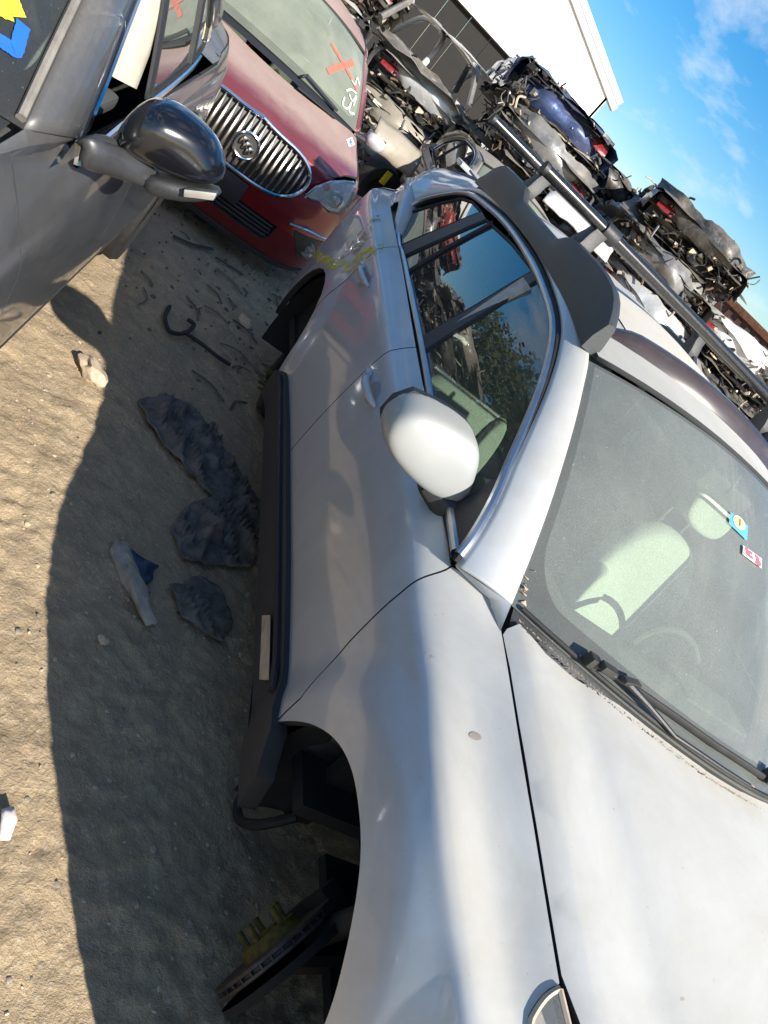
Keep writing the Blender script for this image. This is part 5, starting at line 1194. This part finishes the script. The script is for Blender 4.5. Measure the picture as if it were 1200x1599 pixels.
for j in range(NY+1):
    y = float(YS[j])
    for i in range(NX+1):
        x = float(XS[i]); e = min(1, min(x+8.0, 2.4-x, y+3.6, 1.4-y)/.25+.001); V.append((x, y, gz_(x, y)*e-.004-(1-e)*.02))
for j in range(NY):
    for i in range(NX): q = j*(NX+1)+i; F.append((q, q+1, q+NX+2, q+NX+1))
tag(mesh_obj('dirt_ground', V, F, gm, smooth=True), kind='structure')
S = 600; tag(mesh_obj('ground', [(-S, -S, -.022), (S, -S, -.022), (S, S, -.022), (-S, S, -.022)], [(0, 1, 2, 3)], gm), kind='structure')
# gravel and grit
_b = bmesh.new(); bmesh.ops.create_icosphere(_b, subdivisions=1, radius=1); ICO = [v.co.copy() for v in _b.verts]; ICF = [tuple(v.index for v in f.verts) for f in _b.faces]; _b.free()
def pebble(mb, c, r, rg_):
    a = rg_.uniform(0, PI); q = rg_.uniform(.6, 1.0); h = rg_.uniform(.35, .7); ca, sa = math.cos(a), math.sin(a); V = []
    for v in ICO:
        k = rg_.uniform(.82, 1.12)*r; x, y, z = v.x*k, v.y*k*q, v.z*k*h; V.append((c[0]+ca*x-sa*y, c[1]+sa*x+ca*y, c[2]+z))
    mb.add(V, ICF)
g = random.Random(11)
for nm, cnt, col, rmin, rmax in (('gravel', 3600, (.42, .34, .24), .002, .009), ('gravel', 900, (.26, .22, .18), .003, .011), ('broken_glass', 160, (.26, .38, .34), .002, .005)):
    mb = MB()
    for _ in range(cnt):
        x = g.uniform(-6.5, 1.2) if g.random() < .8 else g.uniform(-7.5, -2.5); y = g.uniform(-2.4, -.2); mb.V and None
        pebble(mb, (x, y, gz_(x, y)-.003), (rmin+(rmax-rmin)*g.random()**2.2)*(1 if g.random() < .97 else 1.8), g)
    tag(mb.build(nm, smooth=True, mat=plain(nm+'_material', col, .85, var=.4, scale=30)), kind='stuff')
mb = MB()
for _ in range(420):
    x = -4.6+g.gauss(0, .35); y = -.75+g.gauss(0, .22); z = gz_(x, y); a = g.uniform(0, 2*PI); l = g.uniform(.02, .06); dx, dy = math.cos(a)*l*.6, math.sin(a)*l*.6; w_ = .0025
    mb.add([(x-dy*.05, y+dx*.05, z), (x+dy*.05+w_, y-dx*.05, z), (x+dx, y+dy, z+l)], [(0, 1, 2)])
tag(mb.build('dry_weeds', plain('weed_green', (.12, .13, .06), .9)), kind='stuff')
# rocks and litter one can tell apart
def rock(name, c, d, mat, label, cat, seed, rz=0, sub=1):
    bm = bmesh.new(); bmesh.ops.create_icosphere(bm, subdivisions=3, radius=.5); sv = Vector((seed*3.1, seed*1.7, 0))
    for v in bm.verts:
        n = noise.fractal(v.co*2.2+sv, 1, 2, 3); v.co = v.co*(1+n*.55); v.co = Vector((v.co.x*d[0], v.co.y*d[1], v.co.z*d[2]))
    me = bpy.data.meshes.new(name); bm.to_mesh(me); bm.free(); me.materials.append(mat); me.polygons.foreach_set('use_smooth', [True]*len(me.polygons)); me.set_sharp_from_angle(angle=math.radians(30))
    o = bpy.data.objects.new(name, me); o.location = (c[0], c[1], gz_(c[0], c[1])+d[2]*.25); o.rotation_euler = (0, 0, rz); link(o); return tag(o, label, cat)
def gp(px, py, z=0.0):
    d = (px-600)/FPX*CR-(py-799.5)/FPX*CU+CF; t = (z-CAM[2])/d[2]; return CAM+t*d
rk = plain('pale_rock', (.45, .36, .26), .9, var=.3, scale=12, bump=.5)
for px, d, lab, sd_ in (((143, 583), (.16, .10, .07), 'pale tan rock lying in the sunlit dirt at the edge of the shadow', 1), ((383, 500), (.10, .08, .05), 'small pale stone beside the hooked wire near the red car', 2), ((160, 1000), (.035, .03, .02), 'pea sized pale stone in the shaded dirt left of the silver wagon', 3)):
    p = gp(*px); rock('rock', p, d, rk, lab, 'rock', sd_, .6)
p = gp(210, 915); rock('wood_chunk', p, (.30, .07, .05), plain('weathered_wood', (.30, .27, .23), .9, bump=.5), 'long pale weathered piece lying in the shadow beside the wagon', 'wood', 5, .55)
p = gp(470, 432); rock('rock', (p[0], p[1], 0), (.10, .08, .06), rk, 'light stone under the corner of the red bumper', 'rock', 8, .2)
# crumpled black sheeting
def cloth(name, px_poly, mat, label, cat, seed, amp=.06, step=.014, lift=.02):
    pts = [gp(*p)[:2] for p in px_poly]; O = np.array(densify(pts, step)); lo, hi = O.min(0), O.max(0)
    gx = np.arange(lo[0], hi[0], step); gy2 = np.arange(lo[1], hi[1], step); G = np.array([(a, c) for a in gx for c in gy2]); G = G[inpoly(G, O)]
    if len(G): dm = np.min(np.linalg.norm(G[:, None]-O[None], axis=2), axis=1); G = G[dm > step*.5]
    P = np.concatenate([O, G]); r = geometry.delaunay_2d_cdt([Vector(q) for q in P], [], [list(range(len(O)))], 1, 1e-6)
    V = []
    for v in r[0]:
        q = Vector(((v.x*.8+v.y*.6)*4+seed, (v.y*.8-v.x*.6)*11, seed)); q = q+Vector((noise.noise(q*.7)*2.0, noise.noise(q*.7+Vector((5, 5, 5)))*2.0, 0)); h = max(0, 1-abs(noise.noise(q))*4)**1.6*amp*.75+max(0, 1-abs(noise.noise(q*2.6))*4)**1.5*amp*.22+noise.noise(q*7)*amp*.04
        ed = float(np.min(np.linalg.norm(O-np.array([v.x, v.y]), axis=1))); k = min(1, ed/.05); w1 = noise.noise(q*.8+Vector((9, 0, 0)))*.025; w2 = noise.noise(q*.8+Vector((0, 9, 0)))*.025
        V.append((v.x+w1, v.y+w2, max(gz_(v.x, v.y)+.004, gz_(v.x, v.y)+lift+max(-.01, h)*k)))
    o = mesh_obj(name, V, [tuple(f) for f in r[2]], mat, smooth=True); md = o.modifiers.new('t', 'SOLIDIFY'); md.thickness = .004; 
    return tag(o, label, cat)
bk = plain('dusty_black_fabric', (.11, .10, .088), .75, var=.5, scale=20, bump=.3)
cloth('crumpled_sheet', [(210, 632), (255, 618), (300, 640), (340, 690), (372, 745), (405, 790), (395, 820), (350, 790), (322, 770), (280, 720), (240, 680)], bk, 'crumpled dark fabric sheet with a long pointed end lying beside the wagon', 'fabric', 1.3, .07)
cloth('crumpled_sheet', [(265, 820), (300, 782), (360, 770), (405, 800), (402, 860), (390, 888), (330, 888), (285, 868)], bk, 'rounded heap of crumpled dark fabric against the wagon sill', 'fabric', 4.1, .09)
cloth('crumpled_sheet', [(262, 915), (310, 900), (350, 930), (362, 970), (350, 1000), (315, 985), (285, 965)], plain('grey_rag', (.12, .11, .095), .85, var=.5, scale=25, bump=.3), 'small torn dark rag near the front opening of the wagon', 'rag', 7.7, .07)
cloth('blue_scrap', [(195, 862), (215, 868), (243, 882), (240, 905), (225, 910), (212, 890)], plain('dark_blue_scrap', (.03, .05, .10), .5, var=.4), 'small dark blue plastic scrap beside the long pale piece', 'scrap', 2.2, .04, .015)
cloth('paper_scrap', [(-12, 1268), (8, 1262), (12, 1285), (4, 1312), (-12, 1312)], plain('paper_scrap_mat', (.72, .66, .62), .8, var=.15), 'white and orange scrap of paper at the left edge of the dirt', 'paper', 3.3, .02, .012)
w1_ = [gp(*p)+np.array([0, 0, .02]) for p in ((262, 483), (255, 500), (262, 522), (285, 525), (300, 512), (290, 503))]; MB().tube(spl(w1_, 5), .011, 6).build('hooked_wire', M['rubber'], None, smooth=True); o = bpy.data.objects['hooked_wire']; tag(o, 'black hooked cable end lying in the dirt before the red car', 'cable')
w2_ = [gp(*p)+np.array([0, 0, .02]) for p in ((283, 522), (310, 540), (335, 560), (356, 574))]; tag(MB().tube(spl(w2_, 4), .010, 6).build('stick', M['rubber'], None, smooth=True), 'thin straight black rod pointing from the cable to the wagon', 'rod')
for px, L_, lab in ((((300, 340), (330, 352), (352, 350)), .012, 'curved black strip nearest the dark sedan'), (((335, 405), (360, 420), (378, 432)), .010, 'short black strip in front of the red bumper'), (((270, 372), (300, 385), (330, 392)), .015, 'flat dark strip between the sedan and the red car')):
    q = [gp(*p)+np.array([0, 0, .015]) for p in px]; tag(MB().tube(spl(q, 4), L_, 6, flat=.5).build('trim_strip', M['cladding'], None, smooth=True), lab+', lying on the dirt', 'trim strip')
mb = MB()
for _ in range(260):
    x = g.gauss(-4.0, .75); y = g.gauss(-1.05, .35)
    if y < -1.75: continue
    pebble(mb, (x, y, gz_(x, y)), g.uniform(.004, .022)*g.random()**.6, g)
for _ in range(26):
    x = g.uniform(-4.8, -2.6); y = g.uniform(-1.5, -.6); a = g.uniform(0, PI); l = g.uniform(.03, .12); c_ = Vector((x, y, gz_(x, y)+.008)); d = Vector((math.cos(a), math.sin(a), 0))*l; mb.tube(spl([c_-d, c_+Vector((0, 0, .004))+Vector((-d.y, d.x, 0))*.3, c_+d], 3), g.uniform(.003, .008), 5, flat=.6)
tag(mb.build('plastic_fragments', plain('dark_fragments', (.09, .085, .08), .7, var=.6, scale=8)), kind='stuff')

# ================================================================== stacks of crushed cars
SC = {}
for nm, col in dict(blue=(.012, .04, .14), navy=(.015, .025, .06), black=(.015, .016, .018), white=(.72, .72, .70), silver=(.40, .41, .42), grey=(.14, .145, .15), red=(.30, .015, .015), tan=(.26, .23, .18), green=(.10, .14, .12)).items():
    SC[nm] = paint('crushed_'+nm, col, .35 if nm not in ('white', 'tan') else 0, .36, .6, .55 if nm != 'blue' else .2, .35, bump=.5, dustcol=(.30, .26, .21))
SM = [plain('scrap_steel', (.22, .21, .19), .45, .7, var=.5, scale=14), plain('scrap_rust', (.11, .07, .045), .8, .1, var=.5, scale=10), plain('scrap_tan', (.42, .35, .25), .85, var=.4, scale=12), plain('scrap_black', (.02, .02, .021), .6, var=.5)]
def crumple(V, seed, a, f):
    out = []
    for v in V:
        p = Vector(v); q = p*f+Vector((seed*7.3, seed*3.1, seed)); d = Vector((noise.noise(q), noise.noise(q+Vector((31, 0, 0))), noise.noise(q+Vector((0, 47, 0)))))
        q2 = q*2.7; d2 = Vector((abs(noise.noise(q2)), noise.noise(q2+Vector((31, 0, 0))), -abs(noise.noise(q2+Vector((0, 47, 0)))))); out.append(tuple(p+d*a+d2*a*.55))
    return out
def sheet(rg_, L_, W_, nx=9, ny=7, a=.10, curve=.3, seed=0):
    V = []; F = []
    for i in range(nx):
        for j in range(ny): u = i/(nx-1)-.5; v = j/(ny-1)-.5; V.append((u*L_, v*W_, curve*W_*(.25-v*v)*1.2+.1*L_*(.25-u*u)))
    V = crumple(V, seed, a, 2.6)
    for i in range(nx-1):
        for j in range(ny-1): q = i*ny+j; F.append((q, q+ny, q+ny+1, q+1))
    return V, F
def xf(V, loc, R): return [tuple(R @ Vector(v)+Vector(loc)) for v in V]
def crushed(seed, h=.56, Lc=4.2, Wc=1.75):
    """one flattened car lying nose (+x) to the camera: returns a list of (part name, mesh, material key)"""
    g = random.Random(seed); parts = []
    def mk(name, V, F, key, smooth=False, sol=0):
        me = bpy.data.meshes.new(name); me.from_pydata(V, [], F); me.polygons.foreach_set('use_smooth', [smooth]*len(me.polygons)); me.materials.append(SM[0]); parts.append((name, me, key))
    # folded upper skin, wrapped over the sides
    nx, ny = 30, 20; V = []; F = []
    for i in range(nx):
        for j in range(ny):
            u = i/(nx-1); a = (j/(ny-1)-.5)*2; y = Wc/2*max(-1, min(1, a*1.35)); dr = max(0, abs(a)-.74)/.26; z = h*(.98-.62*dr)-.08*max(0, (u-.85)/.15); V.append(((u-1)*Lc, y*(1+.04*dr), z))
    V = crumple(V, seed, .10, 1.3); V = crumple(V, seed+9, .04, 5.5)
    for i in range(nx-1):
        for j in range(ny-1): q = i*ny+j; F.append((q, q+ny, q+ny+1, q+1))
    mk('crushed_shell', V, F, 'paint', True)
    V, F = MB().box((-Lc/2-.1, 0, h*.42), (Lc*.93, Wc*.90, h*.72)).V, MB().box((0, 0, 0), (1, 1, 1)).F; mk('dark_core', V, F, 3)
    # lower pan
    V, F = sheet(g, Lc*.98, Wc*.98, 14, 8, .06, 0, seed+3); mk('floor_pan', xf(V, (-Lc/2, 0, .05), Matrix.Identity(3)), F, 3)
    # bumper beam and torn skin at the nose
    zb = g.uniform(.16, .34); P = [(-.05-.35*(2*t-1)**2+g.uniform(-.02, .02), (t-.5)*Wc*1.02, zb+g.uniform(-.03, .03)) for t in np.linspace(0, 1, 9)]
    V = []; F = []
    for k, p in enumerate(P):
        for dx, dz in ((.04, -.055), (.06, 0), (.04, .055), (-.03, .06), (-.03, -.06)): V.append((p[0]+dx, p[1], p[2]+dz))
    for k in range(8):
        for m_ in range(5): F.append((k*5+m_, k*5+(m_+1) % 5, (k+1)*5+(m_+1) % 5, (k+1)*5+m_))
    mk('bumper_beam', V, F, g.choice((0, 'paint', 0)), False)
    for k in range(12):                                  # folded skins squeezed flat, one above another, edges to the front
        zz = h*(.08+.84*(k+.5)/12); V, F = sheet(g, Wc*g.uniform(.5, 1.0), g.uniform(.5, .9), 16, 8, .05, g.uniform(-.1, .25), seed*5+k)
        R = Matrix.Rotation(PI/2+g.gauss(0, .12), 3, 'Z') @ Matrix.Rotation(g.gauss(0, .16), 3, 'X') @ Matrix.Rotation(g.gauss(0, .07), 3, 'Y')
        c = (g.uniform(-.62, -.34), g.uniform(-.35, .35), zz); mk('torn_panel', xf(V, c, R), F, 'paint' if k % 3 else g.choice((0, 3, 2)), True)
    for k in range(6):
        zz = g.uniform(.1, h*.9); V, F = sheet(g, g.uniform(1.0, 2.2), g.uniform(.18, .4), 14, 6, .06, g.uniform(.2, .5), seed*7+k); s_ = g.choice((-1, 1))
        R = Matrix.Rotation(g.gauss(0, .08), 3, 'Z') @ Matrix.Rotation(s_*-1.2+g.gauss(0, .3), 3, 'X'); mk('torn_panel', xf(V, (g.uniform(-3.4, -.9), s_*Wc*.47, zz), R), F, 'paint', True)
    # bumper cover folded over the nose
    V = []; F = []; zc_ = g.uniform(.30, .42)
    for i in range(25):
        t = i/24*2-1
        for j in range(7):
            v = j/6; V.append((.10-.50*abs(t)**2.4-.10*(1-v)**2*1.0+.0*v-.16*v*v, t*Wc*.52, zc_+.17-.30*v if False else zc_-.14+.30*v))
    V = crumple(V, seed+5, .07, 2.2); V = crumple(V, seed+6, .02, 8)
    for i in range(24):
        for j in range(6): q = i*7+j; F.append((q, q+7, q+8, q+1))
    mk('bumper_cover', V, F, 'paint', True)
    # loose members, hoses and brackets: too many to tell apart
    for key, cnt in ((0, 70), (1, 30), (2, 36), (3, 110)):
        mb = MB()
        for _ in range(cnt):
            fr = g.random() < .72; c = Vector((g.gauss(-.14, .10), g.uniform(-.82, .82), g.uniform(.03, h*.90))) if fr else Vector((g.uniform(-4, -.3), g.choice((-1, 1))*g.uniform(.78, .92), g.uniform(.05, h*.9)))
            if c.x > .0: c.x = -c.x*.5
            if g.random() < .5:
                l = g.uniform(.06, .26); d = Vector((g.gauss(0, .5), g.gauss(0, 1), g.gauss(0, .6))).normalized(); s_ = Vector((g.gauss(0, .3), g.gauss(0, .3), g.gauss(0, .4)))*l
                mb.tube(spl([c, c+d*l*.5+s_*.5, c+d*l], 3), g.uniform(.006, .018), 5)
            else:
                R = Matrix.Rotation(g.uniform(0, PI), 3, 'Z') @ Matrix.Rotation(g.uniform(0, PI), 3, 'X'); mb.box(c, (g.uniform(.03, .20), g.uniform(.02, .10), g.uniform(.01, .05)), R=R, taper=g.uniform(.4, 1))
        mk('loose_scrap', mb.V, mb.F, key)
    if g.random() < .5:
        s_ = g.choice((-1, 1)); V, F = sheet(g, .26, .11, 5, 4, .015, .3, seed); mk('tail_lamp', xf(V, (-.02, s_*.62, h*.6), Matrix.Rotation(PI/2, 3, 'Z') @ Matrix.Rotation(1.0, 3, 'X')), F, 'lamp')
    if g.random() < .5:
        s_ = g.choice((-1, 1)); V, F = [], []; m_ = MB().lathe([(.16, -.09), (.29, -.08), (.31, 0), (.29, .08), (.16, .09)], (-.42, s_*.70, h*.45), 'Y', 18); mk('flat_tyre', m_.V, m_.F, 3, True)
    return parts
PROT = [crushed(s, h) for s, h in ((1, .56), (2, .50), (3, .62), (4, .54), (5, .58), (6, .48), (7, .60), (8, .55))]
HH = [.56, .50, .62, .54, .58, .48, .60, .55]
LAB = {'blue': 'bright blue', 'navy': 'dark navy', 'black': 'black', 'white': 'white', 'silver': 'silver', 'grey': 'grey', 'red': 'dark red', 'tan': 'tan', 'green': 'grey green'}
used_lab = {}
def put_crushed(k, loc, yaw, colour, where, tilt=(0, 0), flip=False):
    e = empty('crushed_car', loc, yaw); e.rotation_euler = (tilt[0], tilt[1], yaw+(0)); 
    if flip: e.scale = (1, -1, 1)
    tag(e, 'flattened %s car, %s' % (LAB[colour], where), 'crushed car', 'crushed cars piled in stacks')
    for nm, me, key in PROT[k]:
        o = bpy.data.objects.new(nm, me); link(o, e); o.material_slots[0].link = 'OBJECT'
        o.material_slots[0].material = SC[colour] if key == 'paint' else (M['tail'] if key == 'lamp' else SM[key])
        if nm == 'loose_scrap': o['kind'] = 'stuff'
        if nm in ('torn_panel', 'bumper_beam'):
            pass
    return e
g = random.Random(5)
COLS = [  # nose position x, y; facing; name of the stack; colours from the ground up
    ('stack behind the red car', -11.3, -1.15, -4, ['black', 'grey', 'white', 'tan', 'white', 'black']),
    ('stack under the white roof', -11.0, .72, -8, ['grey', 'tan', 'silver']),
    ('stack with the blue bumper on top', -10.35, 2.15, -14, ['grey', 'silver', 'black', 'grey', 'blue']),
    ('stack right of the blue one', -9.0, 4.15, -20, ['grey', 'white', 'silver', 'grey', 'black']),
    ('stack beside the brown container', -8.9, 5.95, -26, ['silver', 'grey', 'black', 'white']),
    ('low stack at the right edge', -7.9, 7.6, -32, ['white', 'grey', 'black']),
    ('stack at the far left', -11.6, -3.3, 8, ['navy', 'silver', 'black', 'grey', 'red']),
    ('second stack from the far left', -11.2, -5.5, 14, ['grey', 'white', 'navy', 'black', 'tan']),
    ('third stack from the far left', -10.6, -7.6, 20, ['black', 'tan', 'grey', 'navy']),
    ('rear stack seen in the gap', -12.6, 4.3, -14, ['grey', 'black', 'silver', 'grey', 'black']),
    ('rear stack behind the container end', -17.0, 6.6, -20, ['black', 'silver', 'grey', 'black']),
]
ORD = ['at the bottom of the ', 'second from the ground in the ', 'third from the ground in the ', 'fourth from the ground in the ', 'fifth from the ground in the ', 'sixth from the ground in the ']
tops = {}
for ci, (nm, x, y, yaw, cols) in enumerate(COLS):
    z = -.02
    for li, col in enumerate(cols):
        k = (ci*3+li*5) % 8; wh = ('on top of the ' if li == len(cols)-1 else ORD[li])+nm
        put_crushed(k, (x+g.uniform(-.18, .18), y+g.uniform(-.10, .10), z), math.radians(yaw+g.uniform(-5, 5)), col, wh, (g.uniform(-.03, .03), g.uniform(-.03, .02)), g.random() < .5); z += HH[k]*(1.03 if ci == 3 else .98)
    tops[ci] = z
# half crushed hatch shell and white roof on top of the second stack
def shell(name, loc, yaw, col, label, sc_=(1, 1, 1)):
    e = empty(name, loc, yaw, label=label, cat='car shell')
    rib = MB(); fr = [(0, .78, .0), (-.45, .62, .46), (-1.6, .60, .50), (-2.1, .72, .05)]
    for s_ in (-1, 1): P = spl([(a*sc_[0], s_*b_, c*sc_[2]) for a, b_, c in fr], 5); MB().tube(P, .045, 8).build('roof_frame', SC[col], e, smooth=True)
    V = []; F = []
    for i in range(10):
        for j in range(9): u = i/9; v = j/8*2-1; V.append(((-.45-1.15*u)*sc_[0], v*.60, (.48+.10*(1-v*v)+.04*math.sin(u*3))*sc_[2]))
    V = crumple(V, 3.3, .04, 2)
    for i in range(9):
        for j in range(8): q = i*9+j; F.append((q, q+9, q+10, q+1))
    mesh_obj('roof_skin', V, F, SC[col], e, smooth=True)
    V, F = sheet(g, 1.9*sc_[0], 1.5, 14, 10, .10, .1, 21); mesh_obj('lower_body', xf(V, (-1.0*sc_[0], 0, -.12), Matrix.Identity(3)), F, SC[col], e, smooth=True); return e
shell('car_shell', (-10.95, .42, tops[1]+.17), math.radians(-8), 'grey', 'grey hatchback shell with empty windows on the second stack', (1, 1, .8))
shell('car_shell', (-12.0, 1.35, tops[1]+.12), math.radians(10), 'white', 'rounded white car roof poking up between two stacks', (1, 1, 1.0))
# pale bonnets and boxes wedged among the wrecks
for px, D, col, lab, rot, dm in (((900, 350), 8.6, 'white', 'white body panel with a square hole lying behind the roof bars', (.15, .1, -.3), (.62, .6)), ((618, 232), 10.0, 'tan', 'pale curved bumper cover hanging at the foot of the stack', (1.1, .2, .3), (.5, .34))):
    d = (px[0]-600)/FPX*CR-(px[1]-799.5)/FPX*CU+CF; d = d/math.hypot(d[0], d[1]); c = CAM+d*D
    V, F = sheet(g, dm[0]*1.4, dm[1], 12, 8, .04, .5, 17); R = Matrix.Rotation(rot[2]+PI/2, 3, 'Z') @ Matrix.Rotation(rot[0], 3, 'X'); o = mesh_obj('body_panel', xf(V, c, R), F, SC[col], None, smooth=True); md = o.modifiers.new('t', 'SOLIDIFY'); md.thickness = .02; tag(o, lab, 'body panel')

ty = empty('tyre', (-9.35, .55, .30), math.radians(-60), label='black tyre with a yellow mark leaning behind the red crossover', cat='tyre')
MB().lathe([(.19, -.10), (.24, -.11), (.31, -.10), (.33, 0), (.31, .10), (.24, .11), (.19, .10)], (0, 0, 0), 'Y', 28).build('tread', M['rubber'], ty, smooth=True)
for s_ in (-1, 1): MB().lathe([(.19, s_*.09), (.12, s_*.03), (.05, s_*.05), (0, s_*.05)], (0, 0, 0), 'Y', 24).build('wheel_disc', M['void'], ty, smooth=True)
MB().box((.06, -.115, .19), (.10, .012, .17)).box((.06, .115, .19), (.10, .012, .17)).build('paint_mark', M['yellow'], ty, bevel=.004)
# ================================================================== white gabled building
def atx(px, py, X):
    d = (px-600)/FPX*CR-(py-799.5)/FPX*CU+CF; t = (X-CAM[0])/d[0]; return CAM+t*d
bl = empty('warehouse', (-38, 6, 0), 0, label='white gabled metal warehouse with a dark lower wall, behind the stacks', cat='building'); X = -38
whm = plain('white_cladding', (.82, .81, .79), .5, var=.03, scale=2); dkm = plain('shade_darkened_brown_cladding', (.007, .006, .0055), .8, var=.2, scale=3); gtm = plain('grey_gutter', (.30, .31, .32), .5)  # lower wall brown is darkened further, with the shadow put into its colour
ap = (.45, 10.27)                                        # apex y, z of the gable
yr, zr = 12.9, 6.15; yl = -12
def slope(y): return zr+(ap[1]-zr)*((yr-y)/(yr-ap[0])) if y > ap[0] else ap[1]-(ap[1]-zr)*((ap[0]-y)/(ap[0]-yl))
ys = np.arange(yl, yr, 1.2)
for y in ys:
    y2 = min(y+1.19, yr); V = []
    a, c = slope(y), slope(y2)
    MB().prism([(y-0, 4.35), (y2, 4.35), (y2, c), (y, a)], 1, lambda u, v, w_: (X+.0-.1*w_-38*0, u-6, v)).build('wall_panel', whm, None)
    o = bpy.data.objects[[k.name for k in bpy.data.objects if k.name.startswith('wall_panel')][-1]] if False else sc.collection.objects[-1]; o.parent = bl; o.location = (38, 0, 0)
for y in ys:
    y2 = min(y+1.17, yr); o = MB().box((-.35, (y+y2)/2-6, 2.16), (.1, y2-y, 4.32)).build('wall_panel', dkm, bl)
MB().box((-.22, (yl+yr)/2-6, 4.33), (.36, yr-yl, .06)).build('ledge', dkm, bl)
for (a, b_, zz, w_, mt) in (((ap[0], ap[1]), (yr, zr), .0, .30, gtm), ((ap[0], ap[1]), (yr, zr), .34, .26, whm), ((yl, zr), (ap[0], ap[1]), .34, .26, whm)):
    p0 = Vector((.12, a[0]-6, a[1]+zz-.1)); p1 = Vector((.12, b_[0]-6+.5, b_[1]+zz-.1-.14)); dirv = (p1-p0); n_ = Vector((0, -dirv.z, dirv.y)).normalized()
    V = [p0, p1, p1+n_*w_, p0+n_*w_]; V2 = [v+Vector((-.35, 0, 0)) for v in V]; MB().add(V+V2, [(0, 1, 2, 3), (7, 6, 5, 4), (0, 4, 5, 1), (1, 5, 6, 2), (2, 6, 7, 3), (3, 7, 4, 0)]).build('roof_fascia', mt, bl)
V = [(-.2, yr+.5-6, zr+.3), (-.2, ap[0]-6, ap[1]+.35), (-.2, yl-6-.3, zr+.3), (-30, yl-6.3, zr+.3), (-30, ap[0]-6, ap[1]+.35), (-30, yr+.5-6, zr+.3)]
mesh_obj('roof', V, [(0, 1, 4, 5), (1, 2, 3, 4)], whm, bl)
MB().box((-15, yr-6-.1, zr/2), (30, .12, zr)).build('side_wall', whm, bl)
# brown container beyond the right hand stacks
ct = empty('shipping_container', (-12.6, 9.6, 0), math.radians(48), label='rusty brown shipping container beyond the right hand stacks', cat='container')
bm_ = plain('brown_container_paint', (.05, .020, .014), .65, .1, var=.4, scale=4)
MB().box((0, 0, 1.31), (6.0, 2.3, 2.46)).build('box', bm_, ct)
for k in range(26):
    x = -2.9+k*.232
    for s_ in (-1, 1): MB().box((x, s_*1.17, 1.31), (.11, .05, 2.3), taper=1).build('corrugation', bm_, ct)
for s_ in (-1, 1): MB().box((0, s_*1.19, 2.58), (6.06, .10, .13)).build('top_rail', M['rust'], ct, bevel=.01)
# ================================================================== trees across the lane (seen mirrored in the windows)
def tree(loc, h, r, seed, label):
    g = random.Random(seed); e = empty('tree', loc, 0, label=label, cat='tree', group='trees on the far side of the lane'); tr = MB().tube([(0, 0, 0), (.1, .05, h*.3), (0, .1, h*.55)], [.22, .17, .09], 8)
    tr.build('trunk', plain('bark', (.12, .09, .07), .9), e, smooth=True)
    V = []; F = []
    cl = [(Vector((g.gauss(0, r*.45), g.gauss(0, r*.45), h*.62+g.gauss(0, h*.15))), g.uniform(.3, .6)*r) for _ in range(26)]
    for _ in range(9000):
        c, rr_ = g.choice(cl); d = Vector((g.gauss(0, 1), g.gauss(0, 1), g.gauss(0, .8))).normalized()*rr_*g.random()**.4; p = c+d; s_ = g.uniform(.04, .10); a = Vector((g.gauss(0, 1), g.gauss(0, 1), g.gauss(0, 1))).normalized()*s_; b2 = Vector((g.gauss(0, 1), g.gauss(0, 1), g.gauss(0, 1))).normalized()*s_
        n = len(V); V += [p-a, p+b2, p+a, p-b2]; F.append((n, n+1, n+2, n+3))
    o = mesh_obj('crown', V, F, plain('leaves', (.07, .085, .035), .8, var=.4, scale=2), e); o['kind'] = 'stuff'
tree((-15.5, -9.5, 0), 6.0, 2.2, 1, 'broad olive green tree behind the far left stacks'); tree((-12.5, -13.5, 0), 5.2, 2.0, 2, 'smaller olive green tree standing apart to the left')
